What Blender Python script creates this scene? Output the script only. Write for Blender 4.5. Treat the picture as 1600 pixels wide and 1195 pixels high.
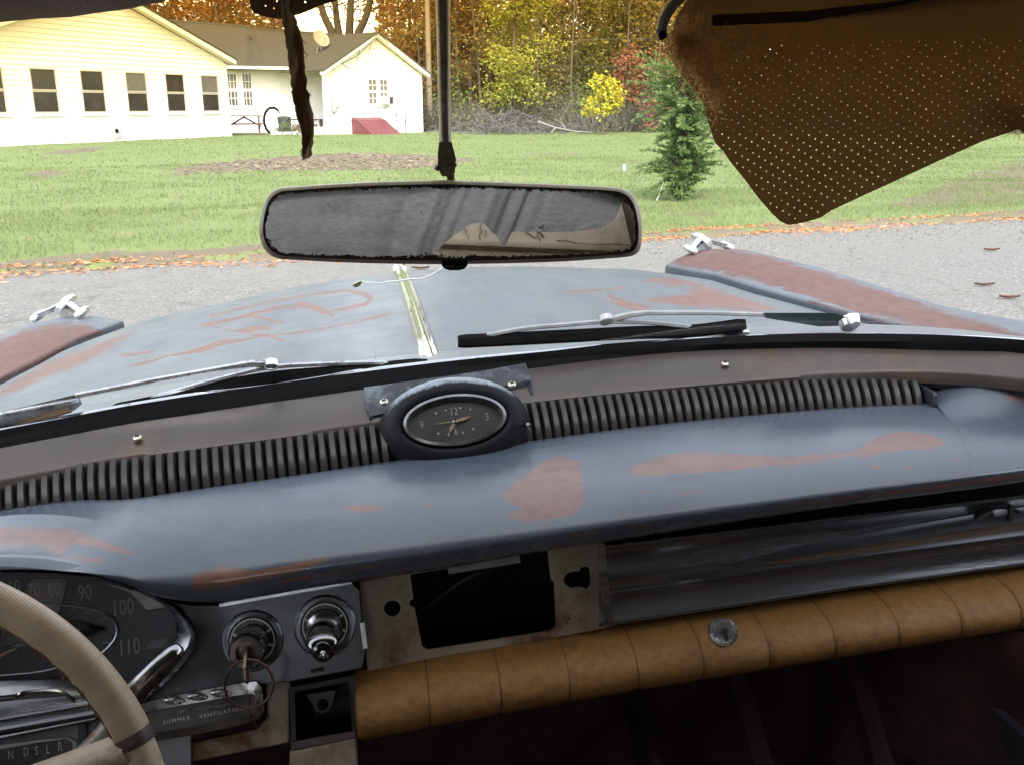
import bpy, bmesh, math, random
import numpy as np
from mathutils import Vector, Matrix, geometry
from math import sin, cos, tan, pi, radians, atan, hypot
for o in list(bpy.data.objects): bpy.data.objects.remove(o)
scene = bpy.context.scene
COL = scene.collection
random.seed(7); RNG = np.random.default_rng(7)

# ------------------------------------------------------------------ camera, sky, sun, exposure
EYE = 1.3                                   # eye height above the ground, metres
FOC = 1467.0; PCX, PCY = 800.0, 597.5       # focal length and centre of the photograph, in its pixels
PITCH = atan((PCY - 165) / FOC)
cam_d = bpy.data.cameras.new('camera'); cam = bpy.data.objects.new('camera', cam_d); COL.objects.link(cam)
cam.location = (0, 0, EYE); cam.rotation_euler = (pi / 2 - PITCH, 0, 0)
cam_d.sensor_width = 36; cam_d.lens = 36 * FOC / 1600; cam_d.clip_start = 0.02; cam_d.clip_end = 2000
scene.camera = cam
SUN_EL, SUN_AZ = radians(42), radians(178)  # azimuth clockwise from +Y: straight behind the camera
world = bpy.data.worlds.new('World'); scene.world = world; world.use_nodes = True
wn = world.node_tree; bg = wn.nodes['Background']
sky = wn.nodes.new('ShaderNodeTexSky'); sky.sky_type = 'NISHITA'; sky.sun_disc = False
sky.sun_elevation = SUN_EL; sky.sun_rotation = SUN_AZ; sky.air_density = 1.0; sky.dust_density = 1.6; sky.ozone_density = 1.0
hs = wn.nodes.new('ShaderNodeHueSaturation'); hs.inputs['Saturation'].default_value = 0.28   # overcast: a paler, greyer sky
wn.links.new(sky.outputs[0], hs.inputs['Color']); wn.links.new(hs.outputs[0], bg.inputs[0])
bg.inputs[1].default_value = 0.13
sun_d = bpy.data.lights.new('sun', 'SUN'); sun_d.energy = 1.3; sun_d.angle = radians(14); sun_d.color = (1, .94, .84)
sun = bpy.data.objects.new('sun', sun_d); COL.objects.link(sun)
sdir = Vector((sin(SUN_AZ) * cos(SUN_EL), cos(SUN_AZ) * cos(SUN_EL), sin(SUN_EL)))
sun.rotation_euler = sdir.to_track_quat('Z', 'Y').to_euler(); sun.location = (0, -10, 20)
vs = scene.view_settings; vs.view_transform = 'Standard'; vs.look = 'None'; vs.gamma = 1; vs.use_curve_mapping = False
vs.exposure = 2.5
scene.render.engine = 'CYCLES'
scene.cycles.max_bounces = 8; scene.cycles.diffuse_bounces = 5; scene.cycles.transparent_max_bounces = 16
scene.cycles.sample_clamp_indirect = 6

# ------------------------------------------------------------------ frames
# car frame: origin at the eye, x right, y towards the bonnet, z up; the old car leans to its left and points left of the view
YAW, ROLL = radians(8.6), radians(3.7)
CARROT = (Matrix.Rotation(YAW, 3, 'Z') @ Matrix.Rotation(-ROLL, 3, 'Y'))
CARM = Matrix.Translation((0, 0, EYE)) @ CARROT.to_4x4()
CR = np.array(CARROT)
def ray(px, py):
    u = (px - PCX) / FOC; v = (PCY - py) / FOC
    return Vector((u, cos(PITCH) + v * sin(PITCH), -sin(PITCH) + v * cos(PITCH)))
def lray(px, py): return CARROT.transposed() @ ray(px, py)
def P(px, py, ax, val):                     # sight line against a plane of the car frame
    d = lray(px, py); return d * (val / d['xyz'.index(ax)])
def PP(px, py, pt, n):                      # sight line against any plane of the car frame
    d = lray(px, py); n = Vector(n); return d * (n.dot(pt) / n.dot(d))
def G(px, py, z=0.0):                       # sight line against the ground (world frame)
    d = ray(px, py); return Vector((0, 0, EYE)) + d * ((z - EYE) / d.z)
def D(px, py, dist):                        # point at a ground distance (world frame)
    d = ray(px, py); return Vector((0, 0, EYE)) + d * (dist / d.y)
def proj_np(p, car=True):                   # back to photograph pixels, for laying out worn patches
    p = np.asarray(p, float)
    d = p @ CR.T if car else p - np.array([0, 0, EYE])
    dep = d[:, 1] * cos(PITCH) - d[:, 2] * sin(PITCH); dep = np.where(dep < .05, .05, dep)
    v = (d[:, 1] * sin(PITCH) + d[:, 2] * cos(PITCH)) / dep
    return np.stack([PCX + FOC * d[:, 0] / dep, PCY - FOC * v], 1)

# ------------------------------------------------------------------ object helpers
ORG = {}
def props(o, label=None, cat=None, group=None, kind=None):
    if label: o['label'] = label
    if cat: o['category'] = cat
    if group: o['group'] = group
    if kind: o['kind'] = kind
    return o
def thing(name, label, cat, org, frame=None, group=None):
    o = bpy.data.objects.new(name, None); COL.objects.link(o); o.empty_display_size = .1
    o.matrix_world = (frame or Matrix()) @ Matrix.Translation(org)
    ORG[o.name] = Vector(org); return props(o, label, cat, group)
class MB:
    def __init__(s): s.v = []; s.f = []
    def add(s, vs, fs):
        b = len(s.v); s.v += [tuple(v) for v in vs]; s.f += [tuple(i + b for i in f) for f in fs]; return s
    def hexa(s, c):                         # 8 corners, bottom 4 then top 4
        return s.add(c, [(3, 2, 1, 0), (4, 5, 6, 7), (0, 1, 5, 4), (1, 2, 6, 5), (2, 3, 7, 6), (3, 0, 4, 7)])
    def box(s, c, size, rot=None):
        c = Vector(c); h = [x / 2 for x in size]; R = rot or Matrix.Identity(3)
        k = [(-1, -1), (1, -1), (1, 1), (-1, 1)]
        return s.hexa([c + R @ Vector((a * h[0], b * h[1], z * h[2])) for z in (-1, 1) for a, b in k])
    def obox(s, o, ex, ey, ez):             # box from a corner and three edge vectors
        o, ex, ey, ez = map(Vector, (o, ex, ey, ez))
        return s.hexa([o, o + ex, o + ex + ey, o + ey, o + ez, o + ex + ez, o + ex + ey + ez, o + ey + ez])
    def bar(s, a, b, w, h, up=(0, 0, 1)):
        a, b = Vector(a), Vector(b); d = (b - a).normalized(); up = Vector(up)
        x = d.cross(up); x = x.normalized() if x.length > 1e-6 else Vector((1, 0, 0)); z = x.cross(d)
        return s.obox(a - x * w / 2 - z * h / 2, x * w, b - a, z * h)
    def prism(s, pts, off):
        n = len(pts); off = Vector(off); q = [Vector(p) for p in pts] + [Vector(p) + off for p in pts]
        return s.add(q, [tuple(range(n - 1, -1, -1)), tuple(range(n, 2 * n))] + [(i, (i + 1) % n, n + (i + 1) % n, n + i) for i in range(n)])
    def tube(s, pts, r, seg=10, cap=True, sq=1.0, nrm=None):
        pts = [Vector(p) for p in pts]; n = len(pts); rr = r if hasattr(r, '__len__') else [r] * n
        vs = []; pn = None
        for i in range(n):
            t = (pts[min(i + 1, n - 1)] - pts[max(i - 1, 0)]).normalized()
            if pn is None:
                a = Vector(nrm) if nrm else (Vector((0, 0, 1)) if abs(t.z) < .9 else Vector((1, 0, 0)))
            else: a = pn
            a = (a - t * a.dot(t)).normalized(); pn = a; b = t.cross(a)
            for k in range(seg):
                w = 2 * pi * k / seg; vs.append(pts[i] + (a * cos(w) * sq + b * sin(w)) * rr[i])
        fs = [(i * seg + k, i * seg + (k + 1) % seg, (i + 1) * seg + (k + 1) % seg, (i + 1) * seg + k) for i in range(n - 1) for k in range(seg)]
        if cap: fs += [tuple(range(seg - 1, -1, -1)), tuple((n - 1) * seg + k for k in range(seg))]
        return s.add(vs, fs)
    def grid(s, rows):                      # list of equal-length rows of points
        n = len(rows[0]); return s.add([p for r in rows for p in r],
            [(i * n + k, i * n + k + 1, (i + 1) * n + k + 1, (i + 1) * n + k) for i in range(len(rows) - 1) for k in range(n - 1)])
    def rings(s, rings, cap0=False, cap1=False):
        n = len(rings[0]); m = len(rings)
        fs = [(i * n + k, i * n + (k + 1) % n, (i + 1) * n + (k + 1) % n, (i + 1) * n + k) for i in range(m - 1) for k in range(n)]
        if cap0: fs.append(tuple(range(n - 1, -1, -1)))
        if cap1: fs.append(tuple((m - 1) * n + k for k in range(n)))
        return s.add([p for r in rings for p in r], fs)
    def lathe(s, c, ax, prof, seg=20, e1=None, sq=1.0):
        c = Vector(c); ax = Vector(ax).normalized()
        a = Vector(e1) if e1 else (Vector((1, 0, 0)) if abs(ax.x) < .9 else Vector((0, 1, 0)))
        a = (a - ax * a.dot(ax)).normalized(); b = ax.cross(a)
        return s.rings([[c + ax * h + (a * cos(2 * pi * k / seg) + b * sin(2 * pi * k / seg) * sq) * max(r, 1e-5) for k in range(seg)] for r, h in prof], True, True)
    def build(s, name, mat, parent=None, org=None, frame=None, smooth=40, bev=0, attr=None):
        o0 = Vector(org) if org is not None else (ORG[parent.name] if parent else Vector())
        me = bpy.data.meshes.new(name)
        me.from_pydata([tuple(Vector(v) - o0) for v in s.v], [], s.f)
        if attr is not None:
            a = me.attributes.new('wear', 'FLOAT', 'POINT'); a.data.foreach_set('value', np.asarray(attr, np.float32))
        bm = bmesh.new(); bm.from_mesh(me); bmesh.ops.recalc_face_normals(bm, faces=bm.faces)
        if bev:
            es = [e for e in bm.edges if len(e.link_faces) == 2 and e.calc_face_angle(0) > .6]
            bmesh.ops.bevel(bm, geom=es, offset=bev, segments=2, affect='EDGES', profile=.6)
        bm.to_mesh(me); bm.free()
        if smooth:
            me.polygons.foreach_set('use_smooth', [True] * len(me.polygons))
            if smooth < 180: me.set_sharp_from_angle(angle=radians(smooth))
        me.materials.append(mat)
        o = bpy.data.objects.new(name, me); COL.objects.link(o)
        if parent:
            o.parent = parent; ORG[o.name] = ORG[parent.name]
            if org is not None: o.location = o0 - ORG[parent.name]; ORG[o.name] = o0
        else: o.matrix_world = (frame or Matrix()) @ Matrix.Translation(o0); ORG[o.name] = o0
        return o
def raw_mesh(name, v, f, mat, k):           # fast build of many loose faces of k corners
    me = bpy.data.meshes.new(name); v = np.asarray(v, np.float32); f = np.asarray(f, np.int32)
    me.vertices.add(len(v)); me.vertices.foreach_set('co', v.ravel())
    me.loops.add(f.size); me.loops.foreach_set('vertex_index', f.ravel())
    me.polygons.add(len(f)); me.polygons.foreach_set('loop_start', np.arange(0, f.size, k, dtype=np.int32))
    me.update(); me.validate(); me.materials.append(mat); return me
def link(name, me, loc=(0, 0, 0), rot=0, sc=1, parent=None):
    o = bpy.data.objects.new(name, me); COL.objects.link(o); o.location = loc; o.rotation_euler.z = rot; o.scale = (sc,) * 3
    if parent: o.parent = parent
    return o
def cut_plate(outline, holes):              # 2D outline with holes -> verts, triangles
    v, e, nf = [], [], []
    for loop in [outline] + holes:
        b = len(v); v += [Vector(p) for p in loop]; nf.append(list(range(b, b + len(loop))))
        e += [(b + i, b + (i + 1) % len(loop)) for i in range(len(loop))]
    vv, ee, ff, *_ = geometry.delaunay_2d_cdt(v, e, [], 0, 1e-7)
    vv = [tuple(p) for p in vv]
    A = np.array(vv); C = np.array([A[list(f)].mean(0) for f in ff])
    def inside(C, poly):
        r = np.zeros(len(C), bool); q = np.array([tuple(p) for p in poly])
        for i in range(len(q)):
            a, b = q[i], q[i - 1]
            if a[1] == b[1]: continue
            c = ((a[1] > C[:, 1]) != (b[1] > C[:, 1])) & (C[:, 0] < (b[0] - a[0]) * (C[:, 1] - a[1]) / (b[1] - a[1]) + a[0]); r ^= c
        return r
    keep = inside(C, outline)
    for h in holes:
        h2 = np.array([tuple(p) for p in h]); lo, hi = h2.min(0), h2.max(0)
        near = np.where((C[:, 0] >= lo[0]) & (C[:, 0] <= hi[0]) & (C[:, 1] >= lo[1]) & (C[:, 1] <= hi[1]) & keep)[0]
        if len(near): keep[near] &= ~inside(C[near], h)
    return vv, [tuple(f) for f, k in zip(ff, keep) if k]
def slab(mb, outline, holes, to3d, off):    # flat plate with holes and thickness
    vv, ff = cut_plate(outline, holes); n = len(vv)
    top = [to3d(*p) for p in vv]; o = Vector(off); mb.add(top + [p + o for p in top], ff + [tuple(n + i for i in reversed(f)) for f in ff])
    from collections import Counter
    ec = Counter(); od = {}
    for f in ff:
        for i in range(3):
            a, b = f[i], f[(i + 1) % 3]; ec[frozenset((a, b))] += 1; od[frozenset((a, b))] = (a, b)
    b0 = len(mb.v) - 2 * n
    mb.f += [(b0 + od[k][1], b0 + od[k][0], b0 + n + od[k][0], b0 + n + od[k][1]) for k, c in ec.items() if c == 1]
    return mb
def circ2(c, r, n=10, ry=None): return [(c[0] + r * cos(2 * pi * k / n), c[1] + (ry or r) * sin(2 * pi * k / n)) for k in range(n)]
def interp(xs, ys, x): return float(np.interp(x, xs, ys))
def smooth_path(pts, n):                    # Catmull-Rom through points
    pts = [Vector(p) for p in pts]; out = []; m = len(pts) - 1
    for j in range(n):
        t = j / (n - 1) * m; i = min(int(t), m - 1); u = t - i
        p0, p1, p2, p3 = pts[max(i - 1, 0)], pts[i], pts[i + 1], pts[min(i + 2, m)]
        out.append(.5 * ((2 * p1) + (p2 - p0) * u + (2 * p0 - 5 * p1 + 4 * p2 - p3) * u * u + (3 * p1 - p0 - 3 * p2 + p3) * u ** 3))
    return out
def text(name, s, c, right, up, height, mat, parent, xs=1.0, depth=.0004, space=1.0):
    cu = bpy.data.curves.new('t', 'FONT'); cu.body = s; cu.align_x = 'CENTER'; cu.align_y = 'CENTER'; cu.space_character = space
    cu.resolution_u = 3
    t = bpy.data.objects.new('t', cu); COL.objects.link(t); bpy.context.view_layer.update()
    me = bpy.data.meshes.new_from_object(t.evaluated_get(bpy.context.evaluated_depsgraph_get()))
    bpy.data.objects.remove(t); bpy.data.curves.remove(cu)
    X = Vector(right).normalized(); U = Vector(up); U = (U - X * U.dot(X)).normalized(); N = X.cross(U); k = height / .72
    mb = MB(); vs = [Vector(c) + X * v.co.x * k * xs + U * v.co.y * k for v in me.vertices]
    n = len(vs); fs = [tuple(p.vertices) for p in me.polygons]
    mb.add([v + N * depth for v in vs], fs); bpy.data.meshes.remove(me)
    return mb.build(name, mat, parent, smooth=0)

# ------------------------------------------------------------------ wear masks laid out from shapes
def sd_poly(Q, poly):
    q = np.array(poly, float); d = np.full(len(Q), 1e9); ins = np.zeros(len(Q), bool)
    for i in range(len(q)):
        a, b = q[i - 1], q[i]; e = b - a; w = Q - a
        t = np.clip((w @ e) / max(e @ e, 1e-9), 0, 1); d = np.minimum(d, np.hypot(*(w - t[:, None] * e).T))
        c = ((a[1] > Q[:, 1]) != (b[1] > Q[:, 1]))
        if a[1] != b[1]: ins ^= c & (Q[:, 0] < (b[0] - a[0]) * (Q[:, 1] - a[1]) / (b[1] - a[1]) + a[0])
    return np.where(ins, -d, d)
def sd_line(Q, pts, w):
    q = np.array(pts, float); d = np.full(len(Q), 1e9); ww = np.broadcast_to(np.asarray(w, float), (len(q),))
    for i in range(1, len(q)):
        a, b = q[i - 1], q[i]; e = b - a; r = Q - a; t = np.clip((r @ e) / max(e @ e, 1e-9), 0, 1)
        d = np.minimum(d, np.hypot(*(r - t[:, None] * e).T) - (ww[i - 1] * (1 - t) + ww[i] * t))
    return d
def wear_attr(verts, polys, lines, soft, car=True, lsoft=None, cap=1.0):
    Q = proj_np(verts, car); m = np.zeros(len(Q)); lsoft = lsoft or soft
    for p in polys: m = np.maximum(m, np.clip(.42 - sd_poly(Q, p) / (2 * soft), 0, cap))
    for p, w in lines: m = np.maximum(m, np.clip(.5 - sd_line(Q, p, w) / (2 * lsoft), 0, .8))
    return m

# ------------------------------------------------------------------ materials
MATS = {}
def nodes(name):
    m = bpy.data.materials.new(name); m.use_nodes = True; nt = m.node_tree
    return m, nt, nt.nodes['Principled BSDF'], nt.nodes['Material Output']
def N(nt, t, **kw):
    n = nt.nodes.new('ShaderNode' + t)
    for k, v in kw.items():
        if k.startswith('i_'): n.inputs[k[2:].replace('_', ' ')].default_value = v
        else: setattr(n, k, v)
    return n
def ramp(nt, src, stops):
    r = N(nt, 'ValToRGB'); e = r.color_ramp.elements
    while len(e) < len(stops): e.new(.5)
    while len(e) > len(stops): e.remove(e[-1])
    for k, (p, c) in enumerate(stops): e[k].position = p; e[k].color = (*c, 1) if len(c) == 3 else c
    nt.links.new(src, r.inputs[0]); return r.outputs[0]
def noise(nt, scale, detail=4, rough=.6, vec=None):
    n = N(nt, 'TexNoise', i_Scale=scale, i_Detail=detail, i_Roughness=rough)
    if vec is None: vec = N(nt, 'TexCoord').outputs['Object']
    nt.links.new(vec, n.inputs['Vector']); return n.outputs['Fac']
def stretch(nt, s):
    mp = N(nt, 'Mapping'); mp.inputs['Scale'].default_value = s
    nt.links.new(N(nt, 'TexCoord').outputs['Object'], mp.inputs[0]); return mp.outputs[0]
def mixc(nt, f, a, b, mode='MIX'):
    m = N(nt, 'Mix', data_type='RGBA', blend_type=mode)
    for s, v in ((0, f), (6, a), (7, b)):
        if hasattr(v, 'links') or hasattr(v, 'is_linked'): nt.links.new(v, m.inputs[s])
        else: m.inputs[s].default_value = v if s == 0 else ((*v, 1) if len(v) == 3 else v)
    return m.outputs[2]
def bump(nt, b, h, strength=.3, dist=.01):
    n = N(nt, 'Bump', i_Strength=strength, i_Distance=dist); nt.links.new(h, n.inputs['Height']); nt.links.new(n.outputs[0], b.inputs['Normal']); return n
def mul(c, k): return tuple(min(1, x * k) for x in c)
def mat(name, c, rough=.5, metal=0., var=.2, scale=10, bmp=0, bscale=200, dirt=None, dscale=6, damt=.5, vec=None, c2=None):
    if name in MATS: return MATS[name]
    m, nt, b, out = nodes(name)
    v = stretch(nt, vec) if vec else None
    f = noise(nt, scale, 5, .65, v)
    col = ramp(nt, f, [(.3, mul(c2 or c, 1 - var)), (.7, mul(c, 1 + var))])
    if dirt:
        d = noise(nt, dscale, 7, .7)
        dm = ramp(nt, d, [(.62 - damt * .3, (0, 0, 0)), (.72 - damt * .2, (1, 1, 1))])
        col = mixc(nt, dm, col, dirt)
    nt.links.new(col, b.inputs['Base Color'])
    rr = ramp(nt, f, [(.2, (max(rough - .12, .02),) * 3), (.8, (min(rough + .12, 1),) * 3)]); nt.links.new(rr, b.inputs['Roughness'])
    b.inputs['Metallic'].default_value = metal
    if bmp: bump(nt, b, noise(nt, bscale, 3, .6, v), bmp, .002)
    MATS[name] = m; return m
def worn_paint(name, paint, primer, rough, edge=.45, nscale=26, vec=(1, 1, 1), speck=.0, paint2=None, cover=.9, bvar=(5, 1, 1), fine=.5, spec=.5):
    m, nt, b, out = nodes(name)
    at = N(nt, 'Attribute', attribute_name='wear'); v = stretch(nt, vec)
    n1 = noise(nt, nscale, 9, .74, v); nf = noise(nt, nscale * 7, 4, .8, v)
    def madd(x, k, y):
        q = N(nt, 'Math', operation='SUBTRACT'); nt.links.new(x, q.inputs[0]); q.inputs[1].default_value = .5
        r = N(nt, 'Math', operation='MULTIPLY_ADD'); nt.links.new(q.outputs[0], r.inputs[0]); r.inputs[1].default_value = k; nt.links.new(y, r.inputs[2]); return r.outputs[0]
    gate = N(nt, 'Math', operation='MULTIPLY'); gate.use_clamp = True; nt.links.new(at.outputs['Fac'], gate.inputs[0]); gate.inputs[1].default_value = 6
    raw = madd(nf, fine, madd(n1, edge * 2, at.outputs['Fac'])); g2 = N(nt, 'Math', operation='MULTIPLY'); nt.links.new(raw, g2.inputs[0]); nt.links.new(gate.outputs[0], g2.inputs[1])
    mask = ramp(nt, g2.outputs[0], [(.44, (0, 0, 0)), (.52, (cover * .45,) * 3), (.70, (cover,) * 3)])
    n2 = noise(nt, 4, 7, .68, stretch(nt, bvar)); pc = ramp(nt, n2, [(.28, paint2 or mul(paint, .7)), (.5, paint), (.72, mul(paint, 1.14))])
    n4 = noise(nt, 1.7, 4, .6); pc = mixc(nt, ramp(nt, n4, [(.45, (0, 0, 0)), (.7, (.5,) * 3)]), pc, (paint[0] * 1.15, paint[1] * .95, paint[2] * .98))
    n3 = noise(nt, 70, 7, .75, v); rc = ramp(nt, n3, [(.28, mul(primer, .5)), (.5, primer), (.72, mul(primer, 1.35))])
    vo = N(nt, 'TexVoronoi', i_Scale=120.0); nt.links.new(N(nt, 'TexCoord').outputs['Object'], vo.inputs['Vector'])
    sp = ramp(nt, vo.outputs['Distance'], [(.08, (1, 1, 1)), (.22, (0, 0, 0))]); g = ramp(nt, noise(nt, 7, 4), [(.48, (0, 0, 0)), (.64, (speck,) * 3)])
    spk = mixc(nt, 1.0, sp, g, 'MULTIPLY'); pc = mixc(nt, spk, pc, mul(primer, .4)); rc = mixc(nt, mixc(nt, .6, spk, (0, 0, 0)), rc, mul(primer, .35))
    nt.links.new(mixc(nt, mask, pc, rc), b.inputs['Base Color'])
    rv = ramp(nt, noise(nt, 12, 6, .7, v), [(.3, (rough - .06,) * 3), (.7, (rough + .1,) * 3)])
    nt.links.new(mixc(nt, mask, rv, (min(rough + .07, .8),) * 3), b.inputs['Roughness']); b.inputs['Specular IOR Level'].default_value = spec
    bump(nt, b, mixc(nt, .6, mask, nf), .1, .0015); return m
def leafmat(name, cols, trans=.35):
    m, nt, b, out = nodes(name); g = N(nt, 'NewGeometry')
    c = ramp(nt, g.outputs['Random Per Island'], [(i / max(len(cols) - 1, 1), k) for i, k in enumerate(cols)])
    nt.links.new(c, b.inputs['Base Color']); b.inputs['Roughness'].default_value = .6; b.inputs['Specular IOR Level'].default_value = .25
    t = N(nt, 'BsdfTranslucent'); nt.links.new(c, t.inputs[0]); mx = N(nt, 'MixShader', i_Fac=trans)
    nt.links.new(b.outputs[0], mx.inputs[1]); nt.links.new(t.outputs[0], mx.inputs[2]); nt.links.new(mx.outputs[0], out.inputs[0]); return m

CHROME = mat('chrome', (.62, .63, .65), .1, 1, .08, 30, dirt=(.12, .10, .08), dscale=40, damt=.1)
CHROME_OLD = mat('pitted_chrome', (.38, .38, .39), .22, 1, .15, 30, dirt=(.10, .09, .08), dscale=60, damt=.35)
ALU = mat('weathered_aluminium', (.6, .61, .63), .24, .9, .15, 60, dirt=(.2, .19, .18), dscale=90, damt=.25)
ALU2 = mat('dull_aluminium', (.3, .31, .32), .4, .5, .2, 60)
BRUSHED = mat('brushed_metal', (.42, .44, .48), .3, 1, .18, 40, .15, 300, vec=(.05, 1, 3))
BLACK = mat('black_rubber', (.007, .007, .0075), .8, 0, .3, 20, .1); BLACK.node_tree.nodes['Principled BSDF'].inputs['Specular IOR Level'].default_value = .06
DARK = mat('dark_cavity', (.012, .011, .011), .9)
TRIMDARK = mat('dark_brown_upholstery', (.06, .035, .02), .8, 0, .2, 20)
DARKMETAL = mat('dark_enamel', (.022, .026, .034), .32, 0, .25, 14)
SHELF = mat('grey_brown_enamel', (.085, .07, .062), .36, .35, .16, 7, .06, 400, dirt=(.13, .085, .06), dscale=9, damt=.25)
SLAT = mat('grille_metal', (.05, .044, .04), .3, .5, .25, 25, .05)
SCREW = mat('screw_steel', (.55, .5, .42), .35, 1, .2, 200)
TAN = mat('tan_vinyl', (.3, .15, .044), .48, 0, .3, 130, .5, 420, dirt=(.2, .10, .035), dscale=14, damt=.12)
CREAM = mat('rusty_cream_paint', (.34, .275, .21), .5, 0, .14, 9, .1, 120, dirt=(.13, .055, .02), dscale=11, damt=.34)
CREAM2 = mat('stained_cream_vinyl', (.72, .62, .46), .6, 0, .15, 5, .15, 60, dirt=(.2, .12, .06), dscale=5, damt=.35)
WHITE_INK = mat('white_lettering', (.55, .54, .5), .5, 0, .1, 300)
DIM_INK = mat('worn_lettering', (.3, .29, .28), .5, 0, .4, 300)
GLASSY = mat('dial_black', (.03, .033, .034), .35, 0, .3, 14, dirt=(.06, .06, .055), dscale=30, damt=.2)

def pane_reflect(nt, f0, f1):               # Schlick curve, the same from both sides of a thin pane
    lw = N(nt, 'LayerWeight', i_Blend=.5); p = N(nt, 'Math', operation='POWER'); nt.links.new(lw.outputs['Facing'], p.inputs[0]); p.inputs[1].default_value = 5
    k = N(nt, 'Math', operation='MULTIPLY_ADD'); nt.links.new(p.outputs[0], k.inputs[0]); k.inputs[1].default_value = f1; k.inputs[2].default_value = f0; return k.outputs[0]
def windscreen_mat():                       # clear pane with an amber shade band dyed into its top
    m, nt, b, out = nodes('tinted_windscreen_glass'); nt.nodes.remove(b)
    tc = N(nt, 'TexCoord'); sp = N(nt, 'SeparateXYZ'); nt.links.new(tc.outputs['UV'], sp.inputs[0])
    col = ramp(nt, sp.outputs['Y'], [(.0, (.97, .985, .975)), (.77, (.97, .985, .975)), (.83, (.97, .95, .82)), (.88, (.97, .87, .58)), (.94, (.94, .74, .38)), (1, (.86, .58, .24))])
    tr = N(nt, 'BsdfTransparent'); nt.links.new(col, tr.inputs[0]); gl = N(nt, 'BsdfGlossy', i_Roughness=.02)
    mx = N(nt, 'MixShader'); nt.links.new(pane_reflect(nt, .018, .35), mx.inputs[0])
    nt.links.new(tr.outputs[0], mx.inputs[1]); nt.links.new(gl.outputs[0], mx.inputs[2]); nt.links.new(mx.outputs[0], out.inputs[0]); return m
def clearglass(name, tint=(.9, .92, .92), base=.03):
    m, nt, b, out = nodes(name); nt.nodes.remove(b); tr = N(nt, 'BsdfTransparent'); tr.inputs[0].default_value = (*tint, 1)
    gl = N(nt, 'BsdfGlossy', i_Roughness=.05); mx = N(nt, 'MixShader'); nt.links.new(pane_reflect(nt, base, .5), mx.inputs[0])
    nt.links.new(tr.outputs[0], mx.inputs[1]); nt.links.new(gl.outputs[0], mx.inputs[2]); nt.links.new(mx.outputs[0], out.inputs[0]); return m

# ================================================================== LARGE STRUCTURE: ground, road, lawn
def ground_mat(name, cols, scale, bmp=.4, fine=140, blotch=None, wearcol=None, wearcol2=None):
    m, nt, b, out = nodes(name)
    tc = N(nt, 'TexCoord').outputs['Object']
    a = noise(nt, scale, 6, .7, tc); f = noise(nt, fine, 4, .75, tc); big = noise(nt, .25, 4, .6, tc)
    c = ramp(nt, f, [(.3, cols[0]), (.5, cols[1]), (.68, cols[2])])
    c = mixc(nt, ramp(nt, big, [(.35, (0, 0, 0)), (.65, (.55,) * 3)]), c, mul(cols[1], .8))
    if blotch: c = mixc(nt, ramp(nt, a, [(.55, (0, 0, 0)), (.68, (.7,) * 3)]), c, blotch)
    if wearcol:
        at = N(nt, 'Attribute', attribute_name='wear'); k = N(nt, 'Math', operation='MULTIPLY_ADD')
        s = N(nt, 'Math', operation='SUBTRACT'); nt.links.new(a, s.inputs[0]); s.inputs[1].default_value = .5
        nt.links.new(s.outputs[0], k.inputs[0]); k.inputs[1].default_value = 1.7; nt.links.new(at.outputs['Fac'], k.inputs[2])
        wc = ramp(nt, f, [(.3, mul(wearcol, .5)), (.55, wearcol), (.7, mul(wearcol, 1.9))])
        c = mixc(nt, ramp(nt, k.outputs[0], [(.42, (0, 0, 0)), (.62, (1, 1, 1))]), c, wc)
    nt.links.new(c, b.inputs['Base Color']); b.inputs['Roughness'].default_value = .9; b.inputs['Specular IOR Level'].default_value = .2
    bump(nt, b, f, bmp, .01); return m
mb = MB(); S = 900
mb.grid([[(x, y, -.05) for x in (-S, -60, 0, 60, S)] for y in (-S, -60, 0, 60, S)])
props(mb.build('ground', ground_mat('ground_earth', [(.05, .06, .025), (.09, .1, .045), (.13, .13, .06)], 1.5), smooth=0), kind='structure')
EA, EB = G(0, 430), G(1600, 340)            # edge between road and grass
ed = (EB - EA).normalized(); en = Vector((-ed.y, ed.x, 0))
def RD(u, d, z=0.): return EA + ed * u + en * d + Vector((0, 0, z))
# road: one sheet of tarmac with loose stone towards its grass edge
us = np.linspace(-40, 60, 201); rows = []
for d in list(np.linspace(-14, -3, 12)) + list(np.linspace(-2.6, .9, 15)): rows.append([RD(u, d, 0) for u in us])
road = MB().grid(rows)
rm, nt, b, out = nodes('worn_tarmac'); tc = N(nt, 'TexCoord').outputs['Object']
vo = N(nt, 'TexVoronoi', i_Scale=70.0); nt.links.new(tc, vo.inputs['Vector'])
stone = ramp(nt, N(nt, 'SeparateColor').outputs[0], [(0, (0, 0, 0)), (1, (1, 1, 1))])
sc_ = N(nt, 'SeparateColor'); nt.links.new(vo.outputs['Color'], sc_.inputs[0])
c = ramp(nt, sc_.outputs[0], [(0, (.065, .065, .062)), (.5, (.108, .106, .1)), (.85, (.155, .15, .143)), (1, (.24, .23, .22))])
c = mixc(nt, ramp(nt, noise(nt, .7, 6, .65, tc), [(.38, (0, 0, 0)), (.66, (.75,) * 3)]), c, (.115, .112, .106))
cr = N(nt, 'TexVoronoi', feature='DISTANCE_TO_EDGE', i_Scale=.55); 
wv = N(nt, 'VectorMath', operation='MULTIPLY_ADD'); nz = N(nt, 'TexNoise', i_Scale=1.6, i_Detail=6.0); nt.links.new(tc, nz.inputs['Vector'])
nt.links.new(nz.outputs['Color'], wv.inputs[0]); wv.inputs[1].default_value = (.9, .9, .9); nt.links.new(tc, wv.inputs[2]); nt.links.new(wv.outputs[0], cr.inputs['Vector'])
crk = ramp(nt, cr.outputs['Distance'], [(.0, (1, 1, 1)), (.012, (0, 0, 0))])
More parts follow.
